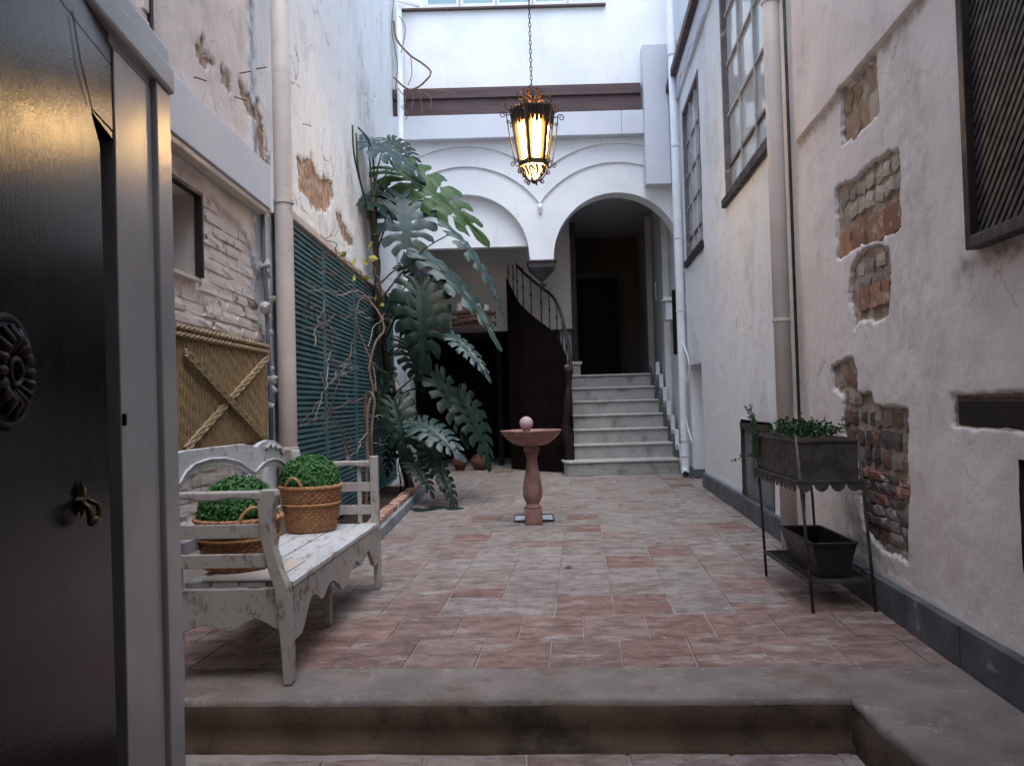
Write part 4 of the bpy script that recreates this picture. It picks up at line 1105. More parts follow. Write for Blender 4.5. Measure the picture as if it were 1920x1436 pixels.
# things on the passage wall
o = part('letter_box', MB().box(12.9, 13.2, .02, .16, P(1245,600,12.9)[2], P(1245,566,12.9)[2], fn=fw).box(12.86, 13.24, .02, .20, P(1245,565,12.9)[2], P(1245,558,12.9)[2], fn=fw), mInW, bevel=.006)
tag(o, 'small grey wall box with a flat lid beside the drainpipe above the stairs', 'box')
part_ = part('wall_panel', MB().box(14.75, 14.98, .12, .14, P(1178,567,15)[2], P(1178,535,15)[2], fn=fw), mWhite, bevel=.003)
tag(part_, 'small white plate on the passage wall above the stairs', 'plate')
o = part('wall_strip', MB().box(12.45, 12.55, .02, .10, P(1255,665,12.5)[2], P(1255,545,12.5)[2], fn=fw), mBlackW, bevel=.003)
tag(o, 'narrow black upright frame on the passage wall next to the grey box', 'frame')

# ================================================================== UNSEEN PORTAL ABOVE AND BEHIND THE CAMERA
pc = MB(); pc.box(-3.2, 3.2, -3, 1.1, 3.3, 3.5); struct(part('unseen_ceiling', pc, mCeil))  # unseen, added over the camera to dim the foreground
pc = MB(); pc.box(-3.2, 3.2, .8, 1.1, 3.5, 4.3); struct(part('unseen_front_wall', pc, mPlL));  # unseen, added to hold back sky light; height set for that
pc = MB(); pc.box(-3.2, 3.2, -3.2, -3, -.29, 3.5); pc.box(-3.2, -3.0, -3, 1.25, -.29, 3.3); pc.box(2.9, 3.1, -3, .2, -.29, 3.3); struct(part('portal_wall', pc, mCeil))

# ================================================================== ENTRANCE DOOR LEAF AND FRAME
# frame plane: passes near (-0.86, 2.0), turned a few degrees towards the courtyard
fa = math.radians(5.0)
fd = Vector((-math.sin(fa), math.cos(fa), 0)); fn_ = Vector((math.cos(fa), math.sin(fa), 0)); fo = Vector((-.865, 2.02, 0))
TF = .006
def DF(u, w, z): return fo + fd*u + fn_*(w-TF*(z-EYE)) + Vector((0,0,z))
def dfp(px, py, w=0.0):     # sight line onto the frame plane
    r = ray(px, py); o = Vector((0,0,EYE)); q_ = fo+fn_*w; nn = fn_+Vector((0,0,TF)); t = (q_+Vector((0,0,EYE))-o).dot(nn)/r.dot(nn); p = o+r*t
    return (p-fo).dot(fd), p.z
u1 = dfp(311, 200)[0]; u0 = dfp(233, 700)[0]; ug = dfp(289, 400)[0]
ztop = dfp(311, 132)[1]
fr = root('door_frame', DF((u0+u1)/2, 0, -RISE), 'satin grey door frame post beside the dark entrance door', 'door frame')
part('post', MB().box(u0-.02, ug-.004, -.08, .0, -RISE-.02, ztop-.09, fn=DF), mFrameP, fr, bevel=.003)
part('architrave', MB().box(ug, u1, -.08, .012, -RISE-.02, ztop-.07, fn=DF), mFrameP, fr, bevel=.004)
part('head', MB().box(-1.35, ug-.004, -.08, -.002, ztop-.087, ztop-.03, fn=DF), mFrameP, fr, bevel=.003)
part('cornice', MB().box(-1.35, u1+.006, -.09, .022, ztop-.067, ztop-.0, fn=DF).box(-1.35, u1+.0, -.09, .012, ztop+.001, ztop+.05, fn=DF), mFrameP, fr, bevel=.008)
# door leaf
da = math.radians(11.0); TD = .012
dd_ = Vector((-math.sin(da), math.cos(da), 0)); dn = Vector((math.cos(da), math.sin(da), 0)); do = DF(u0-.012, .0, EYE); do.z = 0
def DL(u, w, z): return do + dd_*u + dn*(w-TD*(z-EYE)) + Vector((0,0,z))
def dlp(px, py, w=0.0):
    r = ray(px, py); o = Vector((0,0,EYE)); q_ = do+dn*w; nn = dn+Vector((0,0,TD)); t = (q_+Vector((0,0,EYE))-o).dot(nn)/r.dot(nn); p = o+r*t
    return (p-do).dot(dd_), p.z
dl = root('entrance_door', DL(-.5, 0, -RISE), 'big dark varnished entrance door standing open on the left', 'door')
part('leaf', MB().box(-1.3, -.004, -.07, -.03, -RISE+.01, 2.42, fn=DL), mBlackW, dl)
# raised face board: outline with an ogee notch along its closing edge
zt_ = 2.42; pts_n = [dlp(172,205), dlp(177,245), dlp(200,295)]
right_hi = dlp(231, 150)[0]; right_lo = dlp(206, 900)[0]
zA = dlp(230, 290)[1]; zTip = dlp(172, 205)[1]; zB = dlp(200, 295)[1]; uTip = dlp(172,205)[0]
def edge(z_):
    if z_ <= zB: return right_lo
    if z_ <= zTip:
        t = (z_-zB)/(zTip-zB); t = t*t*(3-2*t); return right_lo+(uTip-right_lo)*t
    return None
zz_ = list(np.linspace(-RISE+.01, zB, 3)) + list(np.linspace(zB, zTip, 14))[1:]
vs = []; fs = []
def sheet(b, rowsL, w0, w1):     # rows of (u0,u1,z)
    vs = []; fs = []
    for (a, c, z_) in rowsL: vs += [DL(a,w0,z_), DL(c,w0,z_), DL(c,w1,z_), DL(a,w1,z_)]
    for i in range(len(rowsL)-1):
        for k in range(4): fs.append((4*i+k, 4*i+(k+1)%4, 4*i+4+(k+1)%4, 4*i+4+k))
    fs += [(3,2,1,0), tuple(4*(len(rowsL)-1)+k for k in range(4))]
    b.add(vs, fs)
b = MB()
sheet(b, [(-1.3, edge(z_), z_) for z_ in zz_] + [(-1.3, right_hi+.0, zTip+.003), (-1.3, right_hi, zt_)], -.03, 0.0)
fb = part('face_board', b, mDoor, dl, bevel=.003)
# wedge between notch tip and the free edge
b = MB(); rowsW = []
for z_ in np.linspace(zA, zTip, 10):
    t = (z_-zA)/(zTip-zA); tt = t*t*(3-2*t)
    rowsW.append((right_hi+(uTip-right_hi)*tt, right_hi, z_))
sheet(b, rowsW, -.03, -.001); part('face_board', b, mDoor, dl, bevel=.002)
b = MB(); b.box(right_hi-.035, right_hi, -.068, -.036, -RISE+.01, zA, fn=DL); part('edge_rail', b, mBlackW, dl)
hx = dlp(243, 785); part('latch', MB().box(-.004, .010, -.02, .006, hx[1]-.014, hx[1]+.012, fn=DL), mBlackW, dl, bevel=.003)
# rosette
ru, rz = dlp(0, 697); 
def ro(u, v, w): return DL(ru+u, w, rz+v)
b = MB()
def ring(b, R_, r, w, n=48):
    b.tube([ro(R_*math.cos(2*PI*i/n), R_*math.sin(2*PI*i/n), w) for i in range(n)], r, 8, closed=True)
rr_ = abs(dlp(14,590)[1]-dlp(14,806)[1])/2
ring(b, rr_*.93, rr_*.08, .008)
part('rosette_rim', b, mDarkW, dl, smooth=True)
b = MB(); b.tube([ro(0,0,-.004), ro(0,0,.010)], rr_*.86, 40)
ring(b, rr_*.22, rr_*.05, .02, 24)
for i in range(16):
    a = 2*PI*i/16; b.tube([ro(rr_*.28*math.cos(a), rr_*.28*math.sin(a), .012), ro(rr_*.55*math.cos(a), rr_*.55*math.sin(a), .022), ro(rr_*.8*math.cos(a), rr_*.8*math.sin(a), .014)], [.004, rr_*.10, .005], 8)
part('rosette', b, simple('carved_rosette', (.075,.045,.04), (.03,.02,.02), 20, .5, .4, 50, .004), dl, smooth=True)
# knocker
ku, kz = dlp(147, 935)
def ko(u, v, w): return DL(ku+u*.72, w*.8, kz+v*.72)
b = MB(); ks = .030
star = []
for i in range(16):
    a = 2*PI*i/16+PI/2; r_ = ks*(1.25 if i % 2 == 0 else .6); star.append((r_*math.cos(a)*.9, r_*math.sin(a)*1.3))
b.add([ko(x,y_,.003) for x,y_ in star]+[ko(x*.6,y_*.6,.013) for x,y_ in star]+[ko(0,0,.016)], [(i,(i+1)%16,16+(i+1)%16,16+i) for i in range(16)]+[(16+i,16+(i+1)%16,32) for i in range(16)])
kp = part('knocker_plate', b, mBrass, dl)
b = MB()
for s_ in (-1,1): b.tube([ko(s_*.02,-.005,.012), ko(s_*.034,-.02,.03), ko(s_*.034,-.04,.034), ko(s_*.02,-.055,.03)], [.004,.005,.006,.006], 8)
b.tube([ko(-.02,-.057,.03), ko(0,-.052,.034), ko(.02,-.057,.03)], [.008,.006,.008], 8)
part('knocker_ring', b, mBrass, dl, smooth=True)
# two fine cracks in the varnish as shallow grooves' dark fillets
b = MB(); b.tube([DL(*((lambda q: (q[0], .001, q[1]))(dlp(*p)))) for p in ((105,-10),(150,50),(213,128),(214,258))], .0005, 5)
b.tube([DL(*((lambda q: (q[0], .001, q[1]))(dlp(*p)))) for p in ((135,20),(150,110),(172,203))], .0006, 5)
b.tube([DL(*((lambda q: (q[0], .001, q[1]))(dlp(*p)))) for p in ((128,30),(141,120),(163,200))], .0004, 5)
part('crack', b, mBlackW, dl)

# ================================================================== BENCH
be = Vector((.055, .9985, 0)).normalized(); bp = Vector((be.y, -be.x, 0)); bo = Vector((-1.005, 3.38, 0)); BL = 1.68; SZ = .435
def BN(u, w, z): return bo + be*u + bp*w + Vector((0,0,z))
bn = root('bench', BN(BL/2, -.25, 0), 'whitewashed wooden bench with scrolled back and scalloped apron', 'bench')
# seat planks
nP = 4; dW = .50/nP
for i in range(nP):
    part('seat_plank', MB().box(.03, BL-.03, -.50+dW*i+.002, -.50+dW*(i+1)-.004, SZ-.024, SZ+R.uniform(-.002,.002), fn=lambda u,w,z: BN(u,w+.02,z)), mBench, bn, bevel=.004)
def apron_z(t, n, deep, shallow):
    # scallops: deep at legs, cusps between
    s_ = t*n; f = s_-math.floor(s_); return 0
us_ = np.linspace(.0, 1, 80); zb = []
for t in us_:
    a = min(t, 1-t)*2         # 0 at the ends, 1 in the middle
    d = .10 + .13*(1-sm(np.array(a), .10, .32)) + .055*float(np.exp(-((a-.52)/.10)**2)) + .10*float(np.exp(-((a-1.0)/.17)**2))
    zb.append(SZ-.03-d)
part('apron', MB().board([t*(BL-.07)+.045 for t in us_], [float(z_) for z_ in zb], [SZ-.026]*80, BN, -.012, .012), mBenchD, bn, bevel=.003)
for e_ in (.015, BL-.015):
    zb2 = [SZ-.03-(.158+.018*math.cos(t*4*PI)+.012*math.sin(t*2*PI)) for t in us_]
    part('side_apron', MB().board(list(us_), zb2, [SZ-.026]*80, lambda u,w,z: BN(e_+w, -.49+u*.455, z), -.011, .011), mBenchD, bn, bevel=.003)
def post(u, prof, th=.05, m=mBenchD, name='leg'):
    # prof: list of (w_center, z, width)
    b = MB(); vs = []; fs = []
    for (w, z_, wd) in prof: vs += [BN(u-th/2, w-wd/2, z_), BN(u+th/2, w-wd/2, z_), BN(u+th/2, w+wd/2, z_), BN(u-th/2, w+wd/2, z_)]
    for i in range(len(prof)-1):
        for k in range(4): fs.append((4*i+k, 4*i+(k+1)%4, 4*i+4+(k+1)%4, 4*i+4+k))
    fs += [(3,2,1,0), tuple(4*(len(prof)-1)+k for k in range(4))]
    b.add(vs, fs); return part(name, b, m, bn, bevel=.006)
armz = .84
near = [(.0,0.002,.038),(-.002,.12,.045),(-.01,.30,.055),(-.02,.42,.062),(-.05,.50,.055),(-.075,.60,.05),(-.085,.70,.055),(-.082,.78,.075),(-.075,.82,.085),(-.075,.845,.07)]
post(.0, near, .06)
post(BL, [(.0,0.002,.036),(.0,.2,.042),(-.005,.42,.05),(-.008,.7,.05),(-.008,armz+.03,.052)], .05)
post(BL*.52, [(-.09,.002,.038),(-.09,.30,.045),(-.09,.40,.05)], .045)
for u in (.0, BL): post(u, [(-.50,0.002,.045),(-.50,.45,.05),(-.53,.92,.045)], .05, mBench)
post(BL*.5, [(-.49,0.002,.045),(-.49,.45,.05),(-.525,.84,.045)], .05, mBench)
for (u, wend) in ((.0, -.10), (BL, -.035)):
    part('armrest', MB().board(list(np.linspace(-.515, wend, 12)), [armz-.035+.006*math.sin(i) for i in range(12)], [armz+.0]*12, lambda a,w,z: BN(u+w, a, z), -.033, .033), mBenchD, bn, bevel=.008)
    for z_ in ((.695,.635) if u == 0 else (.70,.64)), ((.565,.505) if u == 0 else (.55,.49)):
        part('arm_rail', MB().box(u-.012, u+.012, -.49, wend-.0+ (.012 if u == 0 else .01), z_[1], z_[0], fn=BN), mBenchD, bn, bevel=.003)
part('arm_spindle', MB().box(BL-.01, BL+.01, -.12, -.095, SZ, armz-.036, fn=BN), mBenchD, bn)
# scrolled back board
def backpt(px, py): 
    r = ray(px, py); o = Vector((0,0,EYE)); q_ = BN(0,-.52,0); t = (q_-o).dot(bp)/r.dot(bp); p = o+r*t; return (p-bo).dot(be), p.z
tops = [backpt(*p) for p in [(318,858),(326,851),(345,845),(400,838),(455,832),(472,836),(480,838),(488,830),(500,825),(514,826),(525,834),(532,848),(535,870)]]
bots = [backpt(*p) for p in [(318,935),(330,928),(345,900),(362,884),(390,874),(420,872),(447,878),(462,889),(476,897),(484,888),(496,876),(510,871),(522,873),(531,880),(535,888)]]
def interp(pts, u):
    for i in range(len(pts)-1):
        if pts[i][0] <= u <= pts[i+1][0]:
            t = (u-pts[i][0])/(pts[i+1][0]-pts[i][0]+1e-9); return pts[i][1]+(pts[i+1][1]-pts[i][1])*t
    return pts[0][1] if u < pts[0][0] else pts[-1][1]
U0, U1 = tops[0][0], min(tops[-1][0], BL+.03); uu = list(np.linspace(U0, U1, 90))
bz = [interp(bots, u) for u in uu]; tz = [max(interp(tops, u), interp(bots, u)+.01) for u in uu]
part('back_board', MB().board(uu, bz, tz, BN, -.545, -.515), mBench, bn, bevel=.004)
part('back_moulding', MB().tube([BN(u, -.512, interp(bots,u)+.035) for u in uu[4:-2]], .007, 6), mBench, bn, smooth=True)
part('crest_carving', MB().tube([BN(u, -.512, interp(tops,u)-.035-.01*math.sin(i*1.3)) for i, u in enumerate(uu[-22:-4])], [.010+.005*math.sin(i*1.9) for i in range(18)], 6), mBenchD, bn, smooth=True)
part('back_rail', MB().box(.02, BL-.02, -.512, -.488, .55, .61, fn=BN), mBench, bn, bevel=.004)
cdb = MB().box(.03, .46, -.40, -.07, SZ+.003, SZ+.009, fn=BN)
tag(part('card', cdb, mPipe, bevel=.001), 'flat sheet of brown card under the near basket on the bench', 'card')

# baskets with box balls
def basket(cx, cy, z0, rt, rb, h, lab_b, lab_p, hang, crown, n=5200, dark=False):
    t = root('wicker_basket', (cx, cy, z0), lab_b, 'basket', 'wicker baskets on the bench')
    rowsN = 15; prof = []
    for i in range(rowsN*2+1):
        f = i/(rowsN*2); prof.append((rb+(rt-rb)*f**.85, h*f))
    NS = 104
    def fnr(r, z, th, i):
        k = (i//2) % 2; return r + .0105*math.sin(th*NS/4+PI*k)*(1 if i % 2 else .15) + (.003 if i % 2 else -.007)
    part('weave', MB().lathe(prof, (cx,cy,z0+.002), NS, fnr), mWick, t, smooth=True)
    b = MB()
    for q in range(3):
        n_ = 72; b.tube([(cx+(rt+.003+.006*math.cos(k*1.05+q*2.1))*math.cos(2*PI*k/n_), cy+(rt+.003+.006*math.cos(k*1.05+q*2.1))*math.sin(2*PI*k/n_), z0+h+.006*math.sin(k*1.05+q*2.1)) for k in range(n_)], .0065, 6, closed=True)
    part('rim', b, mWick, t, smooth=True)
    b = MB(); rz_ = h*.62
    b.tube([(cx+(rb+(rt-rb)*.66+.008)*math.cos(2*PI*k/60), cy+(rb+(rt-rb)*.66+.008)*math.sin(2*PI*k/60), z0+rz_) for k in range(60)], .007, 6, closed=True)
    part('band', b, mWick, t, smooth=True)
    for a0 in hang:
        pts = []; 
        for k in range(15):
            f = k/14; a = a0+(-.33+.66*f); zz = z0+h-.01+.075*math.sin(PI*f)**.6
            pts.append((cx+(rt+.006)*math.cos(a), cy+(rt+.006)*math.sin(a), zz))
        part('handle', MB().tube(pts, .0085, 7), mWick, t, smooth=True)
    pl = root('boxwood_ball', (cx, cy, z0+h*.5), lab_p, 'plant', 'clipped box balls in the baskets')
    r = crown; cz = z0+h+.03
    def pt_(th, ph): return (math.sin(ph)*math.cos(th), math.sin(ph)*math.sin(th), math.cos(ph))
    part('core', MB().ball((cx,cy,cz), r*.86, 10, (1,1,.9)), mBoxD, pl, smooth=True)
    b = MB()
    for i in range(n):
        u = R.random()*2*PI; v = math.acos(1-R.random()*1.35); d = Vector(pt_(u, v)); 
        rr = r*(R.uniform(.84,1.0)+.035*math.sin(u*3+v*2+cx*9)+.02*math.sin(u*7-v*5)+(.06*R.random() if R.random() < .06 else 0))
        c = Vector((cx,cy,cz)) + Vector((d.x*rr, d.y*rr, d.z*rr*.93))
        nrm = (d + Vector((R.uniform(-.8,.8),R.uniform(-.8,.8),R.uniform(-.3,.9)))).normalized()
        tx = nrm.orthogonal().normalized(); tx = Matrix.Rotation(R.random()*6.28, 3, nrm) @ tx; ty = nrm.cross(tx); s_ = R.uniform(.0055,.0095)
        b.add([c-tx*s_*1.3, c+ty*s_*.75+nrm*.001, c+tx*s_*1.3, c-ty*s_*.75+nrm*.001], [(0,1,2,3)])
    stuff(part('foliage', b, mBoxD if dark else mBox, pl))
c1 = PZ(585, 994, SZ)
basket(-1.27, 4.80, SZ+.003, .185, .142, .275, 'wicker basket at the far end of the bench', 'bright green clipped box ball in the far wicker basket', (-1.9,), .182)
basket(-1.335, 3.72, SZ+.01, .195, .155, .235, 'wicker basket behind the near armrest of the bench', 'darker green clipped box ball behind the near armrest', (-.9,), .185)

# ================================================================== FOUNTAIN
fp = PZ(1001, 984); fx, fy = fp.x, fp.y+.08
ft = root('stone_fountain', (fx, fy, 0), 'pink marble pedestal fountain with a round bowl in the courtyard', 'fountain')
sq = MB()
def sqp(b, w, z0, z1, w2=None): w2 = w2 or w; frust(b, fx, fy, z0, z1, w, w2, w, w2)
sqp(sq, .085, .002, .15); part('plinth', sq, mPink, ft, bevel=.008)
pr_ = [(.080,.15),(.083,.165),(.07,.185),(.062,.20),(.078,.225),(.092,.265),(.096,.31),(.092,.37),(.078,.45),(.062,.53),(.052,.60),(.050,.645),(.060,.66),(.064,.67),(.060,.68),(.072,.70)]
part('baluster', MB().lathe(pr_, (fx,fy,0), 24), mPink, ft, smooth=True)
sq = MB(); sqp(sq, .074, .701, .76); part('neck', sq, mPink, ft, bevel=.006)
FZ = .915
bw = [(.07,.762),(.12,.768),(.18,.79),(.235,.83),(.275,.875),(.297,.905),(.302,FZ),(.292,FZ+.002),(.280,FZ-.01),(.22,.855),(.12,.82),(.03,.812)]
part('bowl', MB().lathe(bw, (fx,fy,0), 64, lambda r,z,t,i: r*(1+(.012*abs(math.sin(t*10)) if 1 < i < 5 else 0))), mPink, ft, smooth=True)
part('finial_stem', MB().lathe([(.05,.815),(.035,.85),(.028,.89),(.04,.915),(.045,.925)], (fx-.045,fy,0), 20), mPink, ft, smooth=True)
part('finial_ball', MB().ball((fx-.045,fy,.985), .066, 12), mBall, ft, smooth=True)
pp = root('drain_tray', (fx, fy+.3, 0), 'shallow white metal tray on the tiles behind the fountain foot', 'tray')
c = PZ(1001, 973); b = MB().box(c.x-.19, c.x+.19, c.y-.19, c.y+.19, .007, .012); part('plate', b, mTray, pp)
b = MB(); 
for (x0_,x1_,y0_,y1_) in ((-.2,.2,-.2,-.191),(-.2,.2,.191,.2),(-.2,-.191,-.19,.19),(.191,.2,-.19,.19)): b.box(c.x+x0_, c.x+x1_, c.y+y0_, c.y+y1_, .006, .022)
part('rim', b, mIronG, pp)

# ================================================================== LANTERN
lc = P(999, 250, 7.36); lx, ly = lc.x, lc.y
def lz(py): return P(999, py, 7.36)[2]
zt_, zb_ = lz(208), lz(306); rt_, rb_ = .213, .137; NL = 6; a_off = math.radians(12)
ln = root('lantern', (lx, ly, lz(345)), 'lit wrought iron lantern hanging over the fountain', 'lantern')
def lp_(a, r, z): return Vector((lx+r*math.cos(a), ly+r*math.sin(a), z))
def rad(z): return rb_+(rt_-rb_)*(z-zb_)/(zt_-zb_)
band = .115
for i in range(NL):
    a0 = a_off+2*PI*i/NL; a1 = a_off+2*PI*(i+1)/NL
    ins = .93
    part('glass_pane', MB().hexa([lp_(a0,rad(zb_)*ins,zb_+.01), lp_(a1,rad(zb_)*ins,zb_+.01), lp_(a1,rad(zb_)*ins-.006,zb_+.01), lp_(a0,rad(zb_)*ins-.006,zb_+.01),
        lp_(a0,rad(zt_-.05)*ins,zt_-.05), lp_(a1,rad(zt_-.05)*ins,zt_-.05), lp_(a1,rad(zt_-.05)*ins-.006,zt_-.05), lp_(a0,rad(zt_-.05)*ins-.006,zt_-.05)]), mLamp, ln)
    part('rib', MB().bar(lp_(a0,rad(zb_),zb_-.03), lp_(a0,rad(zt_)+.004,zt_), .040, .012, up=lp_(a0,1,0)-lp_(a0,0,0)), mIron, ln, bevel=.002)
    # pierced top band: two rails, a zigzag and hanging leaves
    b = MB(); q4 = [lp_(a0,rad(zt_-.088)-.006,zt_-.088), lp_(a1,rad(zt_-.088)-.006,zt_-.088), lp_(a1,rad(zt_-.088)-.009,zt_-.088), lp_(a0,rad(zt_-.088)-.009,zt_-.088)]
    b.hexa(q4 + [lp_(a0,rad(zt_)-.006,zt_-.004), lp_(a1,rad(zt_)-.006,zt_-.004), lp_(a1,rad(zt_)-.009,zt_-.004), lp_(a0,rad(zt_)-.009,zt_-.004)])
    for z_ in (zt_-.005, zt_-.085): b.bar(lp_(a0,rad(z_)+.002,z_), lp_(a1,rad(z_)+.002,z_), .010, .020)
    n = 5
    for k in range(n):
        f0, f1 = k/n, (k+1)/n; A = lp_(a0,rad(zt_)+.002,0).lerp(lp_(a1,rad(zt_)+.002,0), 1)
        def e(f, z_): return lp_(a0,rad(z_)+.002,z_).lerp(lp_(a1,rad(z_)+.002,z_), f)
        b.tube([e(f0,zt_-.08), e((f0+f1)/2,zt_-.012), e(f1,zt_-.08)], .010, 5)
        b.tube([e(f0,zt_-.012), e((f0+f1)/2,zt_-.07), e(f1,zt_-.012)], .009, 5)
        m_ = (f0+f1)/2
        b.tube([e(m_,zt_-.005), e(m_,zt_+.028)], [.016,.004], 5)
        L_ = .085 if k == 2 else (.05 if k in (1,3) else .06)
        b.tube([e(m_,zt_-.085), e(m_,zt_-.10-L_*.5), e(m_,zt_-.10-L_)], [.020,.017,.002], 5)
    part('pierced_band', b, mIron, ln)
    b = MB(); b.bar(lp_(a0,rad(zb_)+.004,zb_-.01), lp_(a1,rad(zb_)+.004,zb_-.01), .014, .045); part('lower_band', b, mIron, ln)
def spiral(b, c, ex, ez, r0, turns, a_start, dirn=1, rt=.0055, n=22, r1=.006):
    pts = []
    for k in range(n+1):
        f = k/n; a = a_start+dirn*turns*2*PI*f; r = r0*(1-f)+r1*f; pts.append(c + ex*math.cos(a)*r + ez*math.sin(a)*r)
    b.tube(pts, [rt*(1-.3*k/n) for k in range(n+1)], 6)
ZV = Vector((0,0,1))
for i in range(NL):
    a = a_off+2*PI*i/NL; ex = Vector((math.cos(a), math.sin(a), 0)); b = MB()
    # side rod with scrolls
    p_top = lp_(a, rt_+.045, zt_-.04); p_bot = lp_(a, rb_+.05, zb_+.02)
    b.tube([p_top, p_top.lerp(p_bot,.5)+ex*.006, p_bot], .0052, 6)
    spiral(b, lp_(a, rt_+.075, zt_-.055), ex, ZV, .038, 1.4, PI, -1)
    b.tube([lp_(a,rt_,zt_-.06), lp_(a,rt_+.02,zt_-.05), lp_(a,rt_+.038,zt_-.055)], .0055, 6)
    spiral(b, lp_(a, rt_+.022, zt_-.125), ex, ZV, .020, 1.2, 0, 1)
    spiral(b, lp_(a, rb_+.065, zb_-.02), ex, ZV, .027, 1.4, PI, -1)
    b.tube([lp_(a,rb_,zb_-.035), lp_(a,rb_+.02,zb_-.04), lp_(a,rb_+.04,zb_-.03)], .0055, 6)
    spiral(b, lp_(a, rb_+.035, zb_+.012), ex, ZV, .018, 1.2, 0, 1)
    # bottom s-scrolls
    b.tube([lp_(a,rb_,zb_-.03), lp_(a,rb_*.95,zb_-.09), lp_(a,rb_*.6,zb_-.15), lp_(a,.02,zb_-.185)], .006, 6)
    spiral(b, lp_(a, rb_*.95+.012, zb_-.085), ex, ZV, .022, 1.3, PI, 1)
    spiral(b, lp_(a, rb_*.45+.02, zb_-.175), ex, ZV, .022, 1.3, PI, 1)
    part('side_scroll', b, mIron, ln, smooth=True)
    # crown
    b = MB(); zc_ = lz(165)
    b.tube([lp_(a,rt_-.01,zt_), lp_(a,rt_*.75,zt_+.055), lp_(a,rt_*.4,zt_+.07), lp_(a,.03,zt_+.03)], [.006,.007,.009,.009], 6)
    spiral(b, lp_(a, rt_*1.02, zt_+.025), ex, ZV, .062, 1.0, PI/2, -1, n=18)
    b.tube([lp_(a,.012,zt_+.02), lp_(a,.018,zt_+.10), lp_(a,.06,zt_+.135), lp_(a,.10,zt_+.11)], [.01,.009,.007,.005], 6)
    spiral(b, lp_(a, .10, zt_+.15), ex, ZV, .048, 1.1, -PI/2, 1, n=16)
    spiral(b, lp_(a, .055, zt_+.20), ex, ZV, .034, 1.1, -PI/2, 1, n=16)
    b.tube([lp_(a,rb_*.8,zb_-.05), lp_(a+.35,rb_*.75,zb_-.09), lp_(a,rb_*.55,zb_-.13)], [.012,.009,.005], 6)
    b.tube([lp_(a+.5,rb_*.82,zb_-.04), lp_(a+.7,rb_*.70,zb_-.10), lp_(a+.5,rb_*.45,zb_-.14)], [.012,.010,.005], 6)
    part('crown_scroll', b, mIron, ln, smooth=True)
part('stem', MB().tube([Vector((lx,ly,zt_+.0)), Vector((lx,ly,zt_+.22))], .014, 8), mIron, ln, smooth=True)
part('bulb_bowl', MB().lathe([(.01,-.155),(.055,-.14),(.088,-.10),(.10,-.05),(.105,-.02)], (lx,ly,zb_), 18), mLampB, ln, smooth=True)
part('finial', MB().ball((lx,ly,zb_-.185), .02, 6), mIron, ln, smooth=True)
lk = MB(); n = 12
lk.tube([(.011*math.cos(2*PI*k/n), 0, .026*math.sin(2*PI*k/n)) for k in range(n)], .0038, 6, closed=True)
lkm = mesh_of(lk, 'link', smooth=True); lkm.materials.append(mIron)
ch = root('chain', (lx, ly, zt_+.25), 'iron chain holding the lantern from above', 'chain')
z_ = zt_+.235; i = 0
while z_ < 6.0:
    piece('link', lkm, ch, (lx, ly, z_), rot=(0, 0, PI/2*(i % 2)+.2)); z_ += .043; i += 1
b = MB(); b.tube([(LX, ly, 6.25), (lx, ly, z_-.01), (2.3, ly, 6.25)], .008, 6)
tag(part('support_cable', b, mIron), 'steel cable strung between the walls holding the lantern chain', 'cable')

# ================================================================== PLANTER STAND
def PS(x, y, z): return Vector((x, y, z))
s_f = PZ(1525,1150); s_l = PZ(1437,1080); s_r = PZ(1635,1146)
O_ = Vector((s_f.x, s_f.y, 0)); ey = Vector((s_l.x-s_f.x, s_l.y-s_f.y, 0)); LY = ey.length; ey.normalize(); ex = Vector((ey.y, -ey.x, 0)); LXs = .335
def ST(u, v, z): return O_ + ex*u + ey*v + Vector((0,0,z))
ps = root('planter_stand', ST(LXs/2, LY/2, 0), 'rusty metal two-tier planter stand by the right wall', 'plant stand')
lean = .05
for (u, v) in ((0,0),(LXs,0),(0,LY),(LXs,LY)):
    su = (1 if u == 0 else -1)*.0; 
    part('leg', MB().tube([ST(u, v, .002), ST(u-lean*.45, v+(.02 if v == 0 else -.02), .5), ST(u-lean, v+(.03 if v == 0 else -.03), .965)], .009, 8), mIronG, ps, smooth=True)
def fr_(z, o, lift=0):
    b = MB(); c = [ST(-o,.02,z), ST(LXs-o,.02,z), ST(LXs-o,LY-.02,z), ST(-o,LY-.02,z)]
    for i in range(4): b.bar(c[i], c[(i+1)%4], .012, .018)
    return b
part('shelf_frame', fr_(.165, lean*.15), mIronG, ps)
for i in range(22):
    v = .04+(LY-.08)*i/21; part('shelf_bar', MB().bar(ST(-lean*.15,v,.165), ST(LXs-lean*.15,v,.165), .008, .008), mIronG, ps)
# box with slight flare
zb0_, zb1_ = .715, .935
def bx_(u0, u1, v0, v1, z0, z1, fl=.012):
    return [ST(u0+fl,v0+fl,z0), ST(u1-fl,v0+fl,z0), ST(u1-fl,v1-fl,z0), ST(u0+fl,v1-fl,z0)], [ST(u0,v0,z1), ST(u1,v0,z1), ST(u1,v1,z1), ST(u0,v1,z1)]
def trough(lo, hi, th, m, name, parent, rim=True):
    b = MB(); n = Vector((0,0,1))
    cl_ = sum(lo, Vector())/4; ch_ = sum(hi, Vector())/4
    li = [p.lerp(cl_, .07)+n*.01 for p in lo]; hi_ = [p.lerp(ch_, .07) for p in hi]
    vs = lo+hi+hi_+li; fs = [(0,1,2,3)]
    for i in range(4):
        j = (i+1) % 4; fs += [(i,j,4+j,4+i), (4+i,4+j,8+j,8+i), (8+i,8+j,12+j,12+i)]
    fs.append((12,13,14,15)); b.add(vs, fs); return part(name, b, m, parent, bevel=.003)
lo, hi = bx_(-lean+.004, LXs-lean-.004, .025, LY-.025, zb0_, zb1_, .0)
